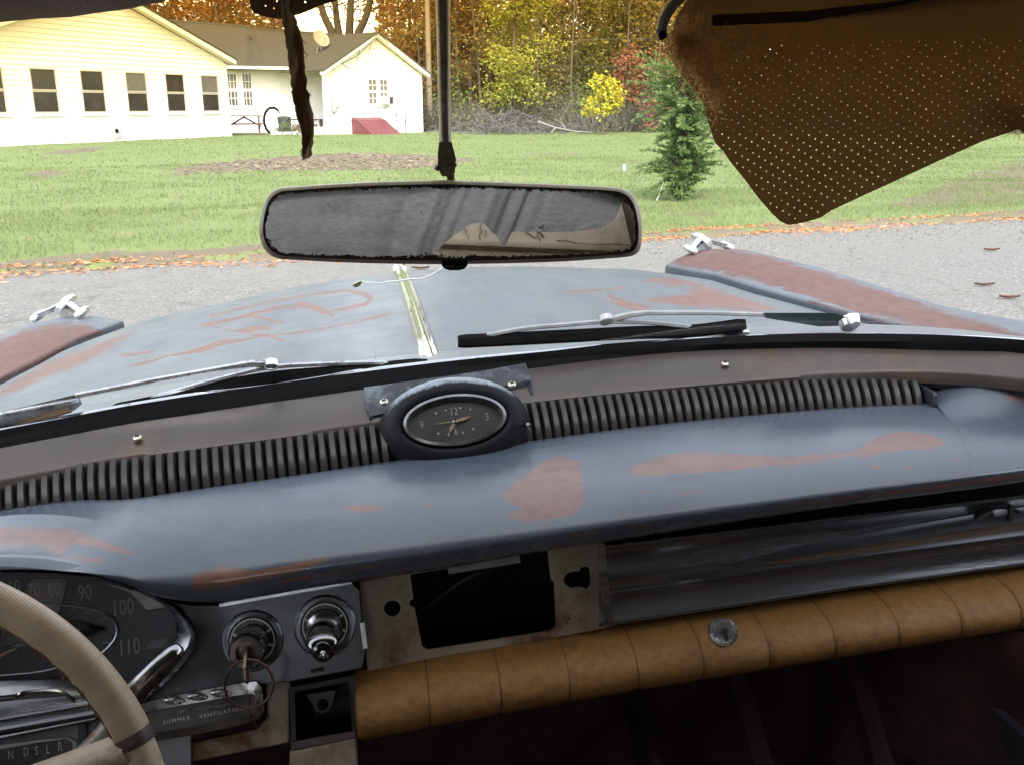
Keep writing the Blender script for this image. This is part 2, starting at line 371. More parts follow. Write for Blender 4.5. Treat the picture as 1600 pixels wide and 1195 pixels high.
c = mixc(nt, mixc(nt, 1.0, crk, ramp(nt, noise(nt, .4, 2, .5, tc), [(.45, (0, 0, 0)), (.6, (.8,) * 3)]), 'MULTIPLY'), c, (.06, .055, .05))
at = N(nt, 'Attribute', attribute_name='wear'); c = mixc(nt, mixc(nt, 1.0, ramp(nt, at.outputs['Fac'], [(0, (0, 0, 0)), (1, (1, 1, 1))]), ramp(nt, noise(nt, 5, 6, .7, tc), [(.42, (0, 0, 0)), (.58, (.85,) * 3)]), 'MULTIPLY'), c, (.14, .132, .124))
nt.links.new(c, b.inputs['Base Color']); b.inputs['Roughness'].default_value = .85; bump(nt, b, vo.outputs['Distance'], .5, .006)
ra = [max(0, min(1, (np.dot(np.array(v) - np.array(EA), np.array(en)) + 2.4) / 2.4)) for v in road.v]
props(road.build('road', rm, smooth=0, attr=ra), kind='structure')
# lawn, with brown patches and a mulched bed laid out as worn areas
def edge_jit(u): return .10 * sin(u * 1.7) + .07 * sin(u * 4.3 + 1) + .05 * sin(u * 11 + 2) + .03 * sin(u * 23)
lus = np.linspace(-30, 50, 321); rows = []
for j, t in enumerate(np.concatenate([[0, .02, .04, .08], np.linspace(.12, 6, 40), np.linspace(6.3, 50, 70)])):
    rows.append([RD(u, max(0, t) + edge_jit(u) * math.exp(-t * 1.5), (.0 if j == 0 else min(.045, .012 + t * .3)) + (.015 * sin(u * .9) * sin(t * 1.1) if t > .3 else 0)) for u in lus])
lawn = MB().grid(rows)
MULCH = [(255, 268), (300, 258), (380, 250), (470, 243), (560, 238), (640, 241), (700, 246), (760, 250), (700, 258), (640, 266), (520, 268), (420, 267), (330, 271)]
DIRT = [(-20, 412), (60, 404), (120, 396), (200, 392), (330, 388), (420, 380), (420, 392), (330, 402), (200, 408), (120, 412), (0, 424)]
BROWN = [[(35, 272), (70, 267), (118, 268), (95, 276), (60, 279)], [(215, 252), (250, 249), (255, 255), (225, 257)], [(60, 240), (110, 233), (170, 228), (150, 238), (90, 243)],
         [(255, 265), (330, 262), (300, 280), (262, 278)], [(770, 240), (880, 236), (980, 241), (900, 246), (800, 247)], [(60, 372), (120, 366), (120, 376), (70, 380)],
         [(1350, 330), (1600, 240), (1660, 300), (1600, 320)], [(1040, 330), (1130, 326), (1120, 342), (1050, 345)]]
la = wear_attr(lawn.v, [MULCH, DIRT] + BROWN[:1] + BROWN[2:3], [], 4, False)
la = np.maximum(la, .62 * wear_attr(lawn.v, BROWN, [], 6, False))
lawnmat = ground_mat('lawn_turf', [(.085, .115, .035), (.125, .165, .055), (.18, .2, .09)], 2.2, .4, 90, (.19, .175, .09), wearcol=(.13, .105, .075))
tt_ = np.repeat(np.concatenate([[0, .02, .04, .08], np.linspace(.12, 6, 40), np.linspace(6.3, 50, 70)]), len(lus)); la = np.maximum(la, .62 * np.exp(-(tt_ / .5) ** 2))
LAWN = props(lawn.build('lawn', lawnmat, smooth=180, attr=la), kind='structure')

# ================================================================== HOUSE
SID = mat('white_siding_paint', (.74, .72, .66), .5, 0, .05, 3, dirt=(.45, .42, .38), dscale=3, damt=.05)
TRIM = mat('cream_trim_paint', (.72, .7, .63), .5, 0, .05, 4)
ROOF = mat('brown_shingles', (.042, .036, .027), .9, 0, .25, 9, .5, 40)
PANE = mat('dark_window_glass', (.035, .03, .025), .12, 0, .3, 1.5)
CURT = mat('window_with_curtain', (.11, .10, .085), .3, 0, .3, 6, vec=(12, 12, .6))
SASH = mat('grey_brown_sash', (.36, .31, .25), .6, 0, .1)
FOUND = mat('flaking_white_foundation', (.7, .69, .67), .8, 0, .06, 4, .3, 40, dirt=(.3, .27, .24), dscale=3, damt=.2)
class Wall:
    def __init__(s, a, b):
        s.a = Vector((a.x, a.y, 0)); d = b - a; d.z = 0; s.L = d.length; s.d = d.normalized(); s.n = Vector((s.d.y, -s.d.x, 0))
    def W(s, u, z, o=0.): return s.a + s.d * u + s.n * o + Vector((0, 0, z))
    def box(s, mb, u0, u1, z0, z1, o0, o1): return mb.obox(s.W(u0, z0, o0), s.d * (u1 - u0), s.n * (o1 - o0), (0, 0, z1 - z0))
    def at(s, px, py):
        r = ray(px, py); e = Vector((0, 0, EYE)); t = s.n.dot(s.a - e) / s.n.dot(r); p = e + r * t
        return (p - s.a).dot(s.d), p.z
def siding(w, parent, u0, u1, z0, h, ztop, peak=None, slope=0):
    z = z0; k = 0
    while z < ztop - .02:
        z1 = min(z + h, ztop); a0, a1, b0, b1 = u0, u1, u0, u1
        if peak:
            f = lambda zz: (peak[1] - zz) / slope
            if f(z) <= .05: break
            a0, a1 = max(u0, peak[0] - f(z)), min(u1, peak[0] + f(z)); g = max(f(z1), .01)
            b0, b1 = max(u0, peak[0] - g), min(u1, peak[0] + g)
        j = random.uniform(-.002, .002)
        MB().hexa([w.W(a0, z, -.02), w.W(a1, z, -.02), w.W(a1, z, .034 + j), w.W(a0, z, .034 + j), w.W(b0, z1, -.02), w.W(b1, z1, -.02), w.W(b1, z1, .004), w.W(b0, z1, .004)]).build('siding_board', SID, parent, smooth=0)
        z = z1
def sash_window(w, parent, u0, u1, z0, z1, trim, sash, cols=1, rows=1, pane=PANE, label=None, pane2=None, fw=.05):
    mb = MB()
    for q in ((u0 - fw, u0, z0 - fw, z1 + fw), (u1, u1 + fw, z0 - fw, z1 + fw), (u0, u1, z1, z1 + fw), (u0, u1, z0 - fw, z0)): w.box(mb, *q, .0, .06)
    fr = mb.build('window', trim, parent, smooth=0)
    if label: fr['label'] = label
    w.box(MB(), u0 - fw - .04, u1 + fw + .04, z0 - fw - .05, z0 - fw - .002, .0, .10).build('sill', trim, fr, smooth=0)
    zm = (z0 + z1) / 2
    for (a, b, o, pm) in ((zm, z1, .03, pane2 or pane), (z0, zm, .022, pane)):
        w.box(MB(), u0 + .003, u1 - .003, a, b, .012, o + .012).build('pane', pm, fr, smooth=0)
        mb = MB(); e = .045; t = o + .03
        for q in ((u0, u0 + e, a, b), (u1 - e, u1, a, b), (u0 + e, u1 - e, a, a + e), (u0 + e, u1 - e, b - e, b)): w.box(mb, *q, .02, t)
        for i in range(1, cols): x = u0 + (u1 - u0) * i / cols; w.box(mb, x - .011, x + .011, a + e, b - e, .02, t - .004)
        for i in range(1, rows): y = a + (b - a) * i / rows; w.box(mb, u0 + e, u1 - e, y - .011, y + .011, .02, t - .007)
        mb.build('sash', sash, fr, smooth=0)
    return fr
WL = Wall(G(0, 232), G(359, 215)); PKU, PKZ, SLP = 4.97, 5.08, .32
house = thing('farmhouse', 'long low white clapboard house with brown shingled roofs behind the lawn', 'house', WL.W(5, 0))
gw = WL.box(MB(), -1.7, 11.38, 0, .42, -.25, .012).build('gable_wall', FOUND, house, smooth=0)
gw2 = MB().prism([WL.W(-1.7, .42, -.03), WL.W(11.38, .42, -.03), WL.W(11.38, 3.02, -.03), WL.W(PKU, PKZ, -.03), WL.W(-1.7, 2.97, -.03)], WL.n * -.2).build('wall_core', SID, house, smooth=0)
siding(WL, gw, -1.7, 11.38, .42, .165, PKZ, (PKU, PKZ), SLP)
for k, u in enumerate([-.55, 1.52, 3.60, 5.70, 7.76, 9.80]):
    sash_window(WL, house, u - .05, u + 1.0, 1.05, 2.47, SASH if k == 9 else TRIM, SASH, pane=PANE, pane2=CURT if k in (3, 5) else PANE)
WL.box(MB(), 11.28, 11.44, .0, 2.95, -.2, .05).build('corner_board', TRIM, house, smooth=0)
def rake(w, pu, pz, u_end, z_end, parent, over=.35, wid=.2):
    for (ue, sg) in ((u_end, 1), (2 * pu - u_end, -1)):
        e = Vector(w.W(ue + sg * over, z_end - over * (pz - z_end) / abs(u_end - pu), 0)); p = w.W(pu, pz, 0); t = w.n * .34
        MB().hexa([p + t * .15 + Vector((0, 0, .02)), e + t * .15 + Vector((0, 0, .02)), e + t + Vector((0, 0, .02)), p + t + Vector((0, 0, .02)),
                   p + t * .15 + Vector((0, 0, wid)), e + t * .15 + Vector((0, 0, wid)), e + t + Vector((0, 0, wid)), p + t + Vector((0, 0, wid))]).build('rake_board', TRIM, parent, smooth=0)
rake(WL, PKU, PKZ, 11.38, 3.02, house)
def roof_slab(w, pu, pz, u_end, z_end, parent, back, over=.4, lift=.2):
    for sg in (1, -1):
        ue = pu + sg * (abs(u_end - pu) + over); ze = z_end - over * (pz - z_end) / abs(u_end - pu)
        p, e = w.W(pu, pz + lift, .37), w.W(ue, ze + lift, .37); B = w.n * -back; th = Vector((0, 0, .06))
        MB().hexa([p, e, e + B, p + B, p + th, e + th, e + B + th, p + B + th]).build('roof', ROOF, parent, smooth=0)
roof_slab(WL, PKU, PKZ, 11.38, 3.02, house, 3.2)
# right wing with its own gable
WR = Wall(G(513, 212.5), G(660, 208.5)); RU, RZ = 2.76, 4.25; RE = 5.52; RS = (RZ - 2.72) / (RE - RU)
rw = WR.box(MB(), .0, RE, 0, .62, -.25, .012).build('gable_wall', FOUND, house, smooth=0)
MB().prism([WR.W(0, .62, -.03), WR.W(RE, .62, -.03), WR.W(RE, 2.72, -.03), WR.W(RU, RZ, -.03), WR.W(0, 2.76, -.03)], WR.n * -.2).build('wall_core', SID, house, smooth=0)
siding(WR, rw, 0, RE, .62, .21, RZ, (RU, RZ), RS)
rake(WR, RU, RZ, RE, 2.72, house, .3, .17); roof_slab(WR, RU, RZ, RE, 2.72, house, 3.3, .33, .17)
WR.box(MB(), -.04, .1, .0, 2.75, -.2, .05).build('corner_board', TRIM, house, smooth=0)
WR.box(MB(), RE - .1, RE + .04, .0, 2.7, -.2, .05).build('corner_board', TRIM, house, smooth=0)
MB().obox(WR.W(RE, 0, -.1), WR.n * -5, WR.d * -.2, (0, 0, 2.6)).build('side_wall', SID, house, smooth=0)
sash_window(WR, house, 2.3, 2.82, 1.32, 2.47, TRIM, TRIM, 2, 2, CURT, pane2=CURT)
sash_window(WR, house, 2.95, 3.46, 1.32, 2.47, TRIM, TRIM, 2, 2, CURT, pane2=CURT)
# recessed middle wall
ma, mbp = D(352, 206, 45.6), D(516, 206, 47.0); WM = Wall(ma, mbp)
mw = WM.box(MB(), -1, WM.L + .5, 0, .55, -.25, .012).build('recessed_wall', FOUND, house, smooth=0)
WM.box(MB(), -1, WM.L + .5, .55, 3.2, -.25, -.03).build('wall_core', SID, house, smooth=0)
siding(WM, mw, -1, WM.L + .5, .55, .225, 3.2)
um = WM.at(437, 150)[0]
WM.box(MB(), um - .04, um + .04, .55, 3.1, 0, .05).build('corner_board', TRIM, house, smooth=0)
for (a, b) in ((353, 373), (377, 396)):
    u0, u1 = WM.at(a, 140)[0], WM.at(b, 140)[0]; z0, z1 = WM.at(385, 167)[1], WM.at(385, 115)[1]
    sash_window(WM, house, u0 + .05, u1 - .04, z0, z1, TRIM, TRIM, 3, 2, PANE, pane2=CURT)
# middle roof: two ridge heights stepping down towards the right wing
cols = [(225, 103, 31), (300, 103, 36), (385, 104, 43), (418, 105, 56.5), (500, 106, 57), (592, 107, 58)]
lo = [D(px if px < 505 else 508, e, 45.1) for px, e, r in cols]; hi = [D(px, r, 50.5) for px, e, r in cols]
mb = MB(); n = len(cols); th = Vector((0, 0, -.12))
mb.rings([lo, hi, [p + th for p in hi], [p + th for p in lo]]); mb.f = [f for f in mb.f if not (n - 1 in f and 0 in f)]
mb.grid([[p + th for p in lo], lo]); mb.build('roof', ROOF, house, smooth=0)
MB().grid([[p + Vector((0, .02, -.10)) for p in lo], [p + Vector((0, 2.4, -.07)) for p in lo]]).build('soffit', TRIM, house, smooth=0)
MB().bar(D(350, 105.5, 45.0), D(508, 108.5, 45.0), .12, .12).build('gutter', TRIM, house, smooth=0)
MB().tube([D(px, r - .5, 50.5) for px, e, r in cols], .07, 6).build('ridge_cap', ROOF, house)
MB().tube([D(390, 72, 48.8), D(390, 57, 48.8)], .09, 10).build('vent_pipe', mat('roof_vent_black', (.03, .028, .025), .7), house)
dp = [WR.W(-.28, 2.62, .2), WR.W(-.22, 2.45, .16), WR.W(-.02, 2.3, .12), WR.W(.02, 2.2, .12), WR.W(.02, .2, .12)]
MB().tube(dp, .05, 8).build('downspout', TRIM, house)
# service entrance: conduits, meter box, cables along the gable
GREY = mat('galvanised_grey', (.33, .33, .33), .5, .3, .15, 30)
WIRE = mat('dark_cable', (.05, .04, .035), .7)
u, z = WR.at(519, 163)
mt = thing('electric_meter', 'grey electric meter box with conduits on the corner of the right wing', 'meter', WR.W(u, 0, .1))
WR.box(MB(), u - .1, u + .12, z - .35, z + .2, .03, .2).build('meter_box', GREY, mt, bev=.015)
MB().lathe(WR.W(u + .18, z - .08, .1), WR.n, [(.09, 0), (.09, .12), (.07, .16)], 12).build('meter_dial', GREY, mt)
MB().tube([WR.W(u - .04, z + .2, .1), WR.W(u - .04, 2.55, .1), WR.W(.6, 3.05, .12)], .028, 6).build('conduit', TRIM, mt)
MB().tube([WR.W(u + .04, z - .35, .08), WR.W(u + .05, .05, .08)], .03, 6).build('conduit', GREY, mt)
mb = MB()
mb.tube(smooth_path([WR.W(.6, 3.05, .38), WR.W(1.5, 3.42, .4), WR.W(2.4, 4.1, .4), WR.W(RU, 4.35, .4), WR.W(3.3, 4.0, .4)], 16), .018, 5)
mb.tube(smooth_path([WR.W(2.0, 3.95, .06), WR.W(1.5, 2.9, .05), WR.W(.7, 3.2, .05)], 12), .008, 4)
mb.tube(smooth_path([WR.W(2.6, 4.05, .06), WR.W(2.35, 3.3, .05), WR.W(2.25, 2.6, .05)], 8), .008, 4)
mb.tube(smooth_path([WR.W(2.0, 2.0, .05), WR.W(1.6, 1.0, .05), WR.W(.9, .45, .05), WR.W(.45, .5, .06)], 14), .009, 4)
mb.build('cable', WIRE, mt)
# red cellar hatch
c0, c1 = WR.at(547, 208), WR.at(617, 212); ub = 1.28
hatch = thing('cellar_hatch', 'sloping dark red cellar door against the foot of the right wing', 'cellar door', WR.W(2.4, 0, .5))
RED = mat('dark_red_boards', (.12, .028, .033), .5, 0, .15, 6, dirt=(.12, .03, .03), dscale=5, damt=.2)
MB().prism([WR.W(ub, 0, .05), WR.W(ub, .72, .05), WR.W(ub, .62, .5), WR.W(ub, .0, 1.5)], WR.d * .05).build('side_panel', RED, hatch, smooth=0)
MB().prism([WR.W(ub + 1.6, 0, .05), WR.W(ub + 1.6, .72, .05), WR.W(ub + 1.6, .62, .5), WR.W(ub + 1.6, .0, 1.5)], WR.d * .05).build('side_panel', RED, hatch, smooth=0)
for i in range(6):
    a = ub + .0 + i * .275; MB().hexa([WR.W(a, .60, .45), WR.W(a + .255, .60, .45), WR.W(a + .255, -.01, 1.55), WR.W(a, -.01, 1.55), WR.W(a, .635, .47), WR.W(a + .255, .635, .47), WR.W(a + .255, .025, 1.58), WR.W(a, .025, 1.58)]).build('board', RED, hatch, smooth=0)
MB().hexa([WR.W(ub, .60, .45), WR.W(ub + 1.65, .60, .45), WR.W(ub + 1.65, .73, .05), WR.W(ub, .73, .05), WR.W(ub, .64, .47), WR.W(ub + 1.65, .64, .47), WR.W(ub + 1.65, .77, .05), WR.W(ub, .77, .05)]).build('top_panel', RED, hatch, smooth=0)
# air conditioner
ac = thing('air_conditioner', 'white window air conditioner sticking out of the right wing window', 'air conditioner', WR.W(3.22, 1.3, 0))
WR.box(MB(), 2.97, 3.44, 1.34, 1.70, .03, .42).build('casing', mat('ac_white', (.7, .68, .62), .5), ac, bev=.02)
WR.box(MB(), 3.22, 3.42, 1.37, 1.67, .40, .435).build('grille', mat('dark_louvre', (.04, .028, .025), .7), ac, smooth=0)
WR.box(MB(), 3.43, 3.46, 1.36, 1.68, .06, .40).build('side_vent', mat('dark_louvre', (.04, .028, .025), .7), ac, smooth=0)
MB().bar(WR.W(3.2, 1.33, .38), WR.W(3.2, 1.12, .05), .04, .03).build('bracket', GREY, ac, smooth=0)
# two dark posts, electric box, dish, mulch-side things
for px, lab in ((613, 'thin black metal post beside the red cellar door'), (626.5, 'thin black metal post nearest the right corner of the house')):
    u = WR.at(px, 200)[0]; p = WR.W(u, 0, .35); mb = MB().tube([p, p + Vector((0, 0, .95))], [.022, .02], 8)
    mb.lathe(p + Vector((0, 0, .95)), (0, 0, 1), [(.026, 0), (.026, .02), (.01, .03)], 8)
    props(mb.build('metal_post', BLACK, org=p), lab, 'post', 'posts by the cellar door')
vb = thing('foundation_vent', 'grey vent hatch with a round black hole low on the left gable wall', 'vent', WL.W(4.94, .14, .03))
WL.box(MB(), 4.74, 5.13, .14, .64, .02, .06).build('vent_plate', mat('vent_grey', (.42, .4, .37), .7, 0, .15, 12), vb, bev=.006)
MB().lathe(WL.W(4.93, .41, .055), WL.n, [(.075, 0), (.075, .03), (.05, .035)], 14).build('vent_pipe', BLACK, vb)
dish = thing('satellite_dish', 'pale satellite dish standing on the brown roof of the house', 'satellite dish', D(507, 94, 45.9))
dc = D(500.5, 62, 45.6); ax = (Vector((.1, -.86, .5)) + Vector((.75, 0, .1))).normalized()
MB().lathe(dc, ax, [(.02, 0), (.16, .012), (.28, .045), (.40, .09), (.405, .1), (.28, .06), (.02, .02)], 28, sq=1.0).build('reflector', mat('dish_beige', (.26, .225, .18), .5), dish)
b0 = D(507, 95, 45.9); mb = MB(); mb.tube([b0, dc - ax * .05 + Vector((0, 0, -.15)), dc], .03, 8); mb.tube([D(492, 97, 45.7), dc - ax * .1], .014, 6); mb.tube([D(514, 93, 46), dc - ax * .1], .014, 6); mb.build('mount', GREY, dish)
lp = dc + ax * .42 + Vector((0, 0, -.2)); MB().tube([dc - Vector((0, 0, .4)), lp], .012, 6).build('arm', GREY, dish)
MB().box(lp + Vector((0, 0, .04)), (.07, .12, .09)).build('receiver', mat('dish_beige', (.5, .45, .38)), dish, bev=.01)
# yard things in front of the recess
PIC = mat('weathered_red_brown_wood', (.075, .042, .032), .8, 0, .25, 9, .3, 60, vec=(1, 1, 6))
pt = D(383, 208, 43.6); pt.z = 0
tb = thing('picnic_table', 'weathered brown wooden picnic table beside the white gable wall', 'picnic table', pt)
tx = Vector((1, .25, 0)).normalized(); ty = Vector((-tx.y, tx.x, 0)); up = Vector((0, 0, 1))
for i in range(5): MB().obox(pt - tx * .78 + ty * (-.36 + i * .147) + up * .72, tx * 1.5, ty * .137, up * .04).build('plank', PIC, tb, smooth=0)
for sg in (-1, 1):
    for i in range(2): MB().obox(pt - tx * .75 + ty * (sg * .62 - .13 + i * .135) + up * .41, tx * 1.45, ty * .125, up * .04).build('bench_plank', PIC, tb, smooth=0)
    for q in (-.55, .55):
        MB().bar(pt + tx * q + ty * sg * .22 + up * .72, pt + tx * q + ty * sg * .55, .17, .08, tx).build('leg', PIC, tb, smooth=0)
for q in (-.55, .55):
    MB().bar(pt + tx * (q + .045) - ty * .72 + up * .385, pt + tx * (q + .045) + ty * .72 + up * .385, .04, .09).build('cross_beam', PIC, tb, smooth=0)
MB().bar(pt + tx * -.5 + up * .4, pt + tx * .02 + up * .7, .04, .07).build('brace', PIC, tb, smooth=0)
MB().bar(pt + tx * .5 + up * .4, pt + tx * -.02 + up * .7, .04, .07).build('brace', PIC, tb, smooth=0)
tb.scale = (1.15, 1.15, 1.15)
bn = D(445, 208, 44.6); bn.z = 0
bin_ = thing('dustbin', 'dark green dustbin standing by the recessed wall of the house', 'bin', bn)
MB().lathe(bn, up, [(.24, 0), (.3, .72), (.27, .7)], 18).build('bin_body', mat('bin_green', (.035, .045, .04), .5), bin_)
MB().lathe(bn + up * .72, up, [(.32, 0), (.33, .05), (.2, .1), (.03, .12)], 18).build('lid', mat('bin_lid', (.06, .065, .055), .5), bin_)
hp = D(424, 208, 44.9); hp.z = 0
mb = MB()
for k, (r, off) in enumerate(((.62, 0), (.56, .05))):
    c = hp + up * .6 + Vector((.12, off, 0)); mb.tube([c + Vector((-cos(a) * r * .72, 0, sin(a) * r)) for a in np.linspace(-1.3, 2.3 + .2 * k, 28)], .03, 6)
props(mb.build('garden_hose', BLACK, org=hp), 'black garden hose coiled in a tall loop by the recessed wall', 'hose')
bq = D(478, 206, 45.2); bq.z = 0
bb = thing('workbench', 'low dark bench with a red handled tool by the house wall', 'bench', bq)
MB().obox(bq + Vector((-.85, -.25, .62)), (1.6, 0, 0), (0, .5, 0), (0, 0, .07)).build('top', PIC, bb, smooth=0)
for x in (-.8, .68):
    for y in (-.22, .18): MB().obox(bq + Vector((x, y, 0)), (.07, 0, 0), (0, .07, 0), (0, 0, .62)).build('leg', PIC, bb, smooth=0)
MB().tube([bq + Vector((-.42, -.3, .1)), bq + Vector((-.5, -.32, .45))], .03, 6).build('tool_handle', mat('tool_red', (.35, .06, .03)), bb)
MB().obox(bq + Vector((-.4, -.1, .25)), (.9, 0, 0), (0, .3, 0), (0, 0, .2)).build('shelf_box', mat('dull_red', (.15, .05, .045)), bb, smooth=0)
st = D(505, 207, 44.6); st.z = 0
props(MB().obox(st + Vector((-.75, -.2, -.03)), (1.35, .1, 0), (-.1, .7, 0), (0, 0, .38)).build('concrete_step', mat('stained_concrete', (.36, .33, .28), .9, 0, .2, 5, .3, 50), org=st, bev=.02), 'low stained concrete step between the bench and the right wing', 'step')
bd = D(462, 212, 42.8); bd.z = 0
props(MB().obox(bd + Vector((-1.1, 0, -.02)), (2.3, .25, 0), (0, .16, 0), (0, 0, .2)).build('bed_edging', mat('grey_timber', (.3, .3, .31), .9), org=bd, bev=.01), 'grey timber edging along the weedy bed in front of the house', 'edging')
fl = G(973, 272)
flag = thing('marker_flag', 'tiny pale blue marker flag stuck in the lawn left of the evergreen', 'flag', fl)
MB().tube([fl, fl + up * .19], .004, 5).build('wire', GREY, flag)
MB().grid([[fl + Vector((x, .012 * sin(x * 70 + z * 30), z)) for x in (0, .02, .04, .06)] for z in (.05, .12, .19)]).build('pennant', mat('pale_blue', (.16, .26, .34), .7), flag, smooth=180)
# utility pole and wires
pp_ = D(672, 190, 50); pp_.z = 0
pole = thing('utility_pole', 'tall weathered wooden utility pole at the edge of the autumn wood', 'pole', pp_)
MB().tube([pp_, pp_ + up * 10], [.15, .11], 12).build('shaft', mat('pole_wood', (.17, .13, .09), .85, 0, .2, 4, .3, 30, vec=(6, 6, .4)), pole)
MB().bar(pp_ + Vector((-.9, 0, 9.2)), pp_ + Vector((.9, 0, 9.2)), .1, .12).build('crossarm', PIC, pole, smooth=0)
e2 = D(1500, 35, 47)
for (a, b, r) in ((D(672, 62, 50), D(1500, 30, 46), .011), (D(672, 97, 50), D(1500, 88, 46), .009), (D(672, 85, 50), WR.W(RU, 4.4, .35), .012)):
    MB().tube([a.lerp(b, t) - up * .35 * 4 * t * (1 - t) for t in np.linspace(0, 1, 17)], r, 5).build('power_line', WIRE, pole)

# ================================================================== TREES AND PLANTS
BARK = mat('grey_brown_bark', (.075, .058, .04), .9, 0, .3, 6, .5, 30, vec=(5, 5, .6))
BARK2 = mat('pale_bark', (.075, .058, .042), .9, 0, .25, 6, .4, 30, vec=(5, 5, .6))
TWIG = mat('grey_twigs', (.10, .088, .08), .9, 0, .3, 2)
L_ORANGE = leafmat('orange_leaves', [(.22, .09, .025), (.3, .14, .035), (.36, .19, .045), (.2, .11, .03), (.28, .17, .05)], .5)
L_BROWN = leafmat('brown_olive_leaves', [(.17, .115, .04), (.24, .165, .05), (.28, .2, .06), (.15, .125, .045), (.2, .175, .06)], .5)
L_OLIVE = leafmat('olive_leaves', [(.13, .13, .04), (.19, .18, .05), (.23, .2, .06), (.16, .16, .05)], .5)
L_YGREEN = leafmat('yellow_green_leaves', [(.15, .17, .03), (.24, .24, .04), (.33, .29, .045), (.2, .22, .05)])
L_YELLOW = leafmat('yellow_leaves', [(.42, .33, .02), (.5, .4, .03), (.38, .36, .04), (.3, .32, .04)])
L_RED = leafmat('red_leaves', [(.2, .06, .035), (.27, .1, .055), (.22, .11, .05), (.16, .06, .035)])
L_GREEN = leafmat('shrub_green_leaves', [(.07, .1, .03), (.11, .15, .04), (.15, .17, .05)])
L_GREY = leafmat('grey_weed_leaves', [(.12, .11, .07), (.15, .13, .08), (.1, .12, .06), (.17, .14, .11)])
L_CEDAR = leafmat('evergreen_sprays', [(.07, .11, .035), (.13, .2, .06), (.23, .31, .11), (.17, .24, .085), (.09, .14, .05)], .5)
def leaf_quads(C, size, rng, flat=.5, aspect=.6):
    n = len(C); a = rng.normal(size=(n, 3)); a[:, 2] *= flat; a /= np.linalg.norm(a, axis=1)[:, None] + 1e-9
    b = np.cross(a, rng.normal(size=(n, 3))); b /= np.linalg.norm(b, axis=1)[:, None] + 1e-9
    s = (size * rng.uniform(.6, 1.35, n))[:, None]; a = a * s; b = b * s * aspect
    v = np.stack([C - a, C + b * .9 - a * .1, C + a, C - b * .9 - a * .1], 1).reshape(-1, 3)
    return v, np.arange(4 * n).reshape(-1, 4)
def limbs(rng, h, spread, nl, base, lean=0., r0=.16, droop=0.):
    mb = MB(); tips = []
    top = Vector((lean * h, rng.normal() * .03 * h, h))
    tr = [Vector((lean * h * (t ** 1.4) + .05 * h * .3 * sin(t * 5 + rng.uniform(0, 6)) * t, .02 * h * sin(t * 4), h * t)) for t in np.linspace(0, 1, 9)]
    mb.tube(tr, list(np.linspace(r0, r0 * .15, 9)), 7)
    for k in range(nl):
        t = base + (1 - base) * (k + rng.uniform(.1, .9)) / nl; i = min(int(t * 8), 7); p = tr[i].lerp(tr[i + 1], t * 8 - i)
        az = rng.uniform(0, 2 * pi); L = spread * (1.05 - .65 * abs(t - .45 - base * .3)) * rng.uniform(.6, 1.1)
        q = p; pts = [p]; d = Vector((cos(az), sin(az), rng.uniform(.25, .9)))
        for j in range(4):
            d = (d + Vector(rng.normal(size=3)) * .25 + Vector((0, 0, -.12 - droop))).normalized(); q = q + d * L / 4; pts.append(q)
            if j > 0: tips.append((np.array(q), L * .28))
            if j in (1, 2):
                d2 = (d + Vector(rng.normal(size=3)) * .8).normalized(); e = q + d2 * L * .35; mb.tube([q, q.lerp(e, .5) + Vector((0, 0, .03)), e], [r0 * .12, r0 * .08, r0 * .04], 4); tips.append((np.array(e), L * .22))
        mb.tube(pts, [r0 * .32, r0 * .26, r0 * .2, r0 * .13, r0 * .05], 5)
    tips.append((np.array(top), spread * .25)); return mb, tips
def tree_meshes(seed, h, spread, nl, base, nleaf, lsize, mat_, bark=BARK, lean=0., r0=.16, droop=0., dens=1.0):
    rng = np.random.default_rng(seed); mb, tips = limbs(rng, h, spread, nl, base, lean, r0, droop)
    w = np.array([t[1] for t in tips]); w = w / w.sum(); idx = rng.choice(len(tips), nleaf, p=w)
    C = np.array([tips[i][0] for i in idx]) + rng.normal(size=(nleaf, 3)) * np.array([tips[i][1] for i in idx])[:, None] * np.array([.9, .9, .6]) * dens
    C[:, 2] = np.maximum(C[:, 2], .25)
    v, f = leaf_quads(C, lsize, rng); crown = raw_mesh('crown', v, f, mat_, 4)
    t = mb.build('trunk', bark, smooth=60); tm = t.data; bpy.data.objects.remove(t); return tm, crown
def plant_tree(name, meshes, p, rot, sc, label, cat='tree', group=None, lm=None):
    r = thing(name, label, cat, p, group=group); r.rotation_euler.z = rot; r.scale = (sc,) * 3
    a = link('trunk', meshes[0], parent=r); c = link('crown', meshes[1], parent=r)
    if lm: c.material_slots[0].link = 'OBJECT'; c.material_slots[0].material = lm
    return r
FOREST = [tree_meshes(100 + i, *a) for i, a in enumerate([
    (13, 3.2, 22, .12, 8500, .105, L_BROWN), (15, 3.0, 24, .16, 7500, .105, L_BROWN), (12, 3.4, 24, .08, 9500, .105, L_ORANGE),
    (14, 2.6, 18, .25, 5000, .10, L_BROWN), (11, 2.8, 22, .06, 8500, .095, L_OLIVE)])]
THIN = [tree_meshes(200 + i, 12 + i, 1.7, 14, .2, 500 + 200 * i, .13, L_BROWN, BARK2, (-.06, .05, .12)[i], .085) for i in range(3)]
def front(px, dist): p = D(px, 190, dist); p.z = 0; return p
kinds = {'o': ('orange_tree', L_ORANGE), 'b': ('brown_tree', L_BROWN), 'v': ('olive_tree', L_OLIVE), 'y': ('yellowing_tree', L_YGREEN)}
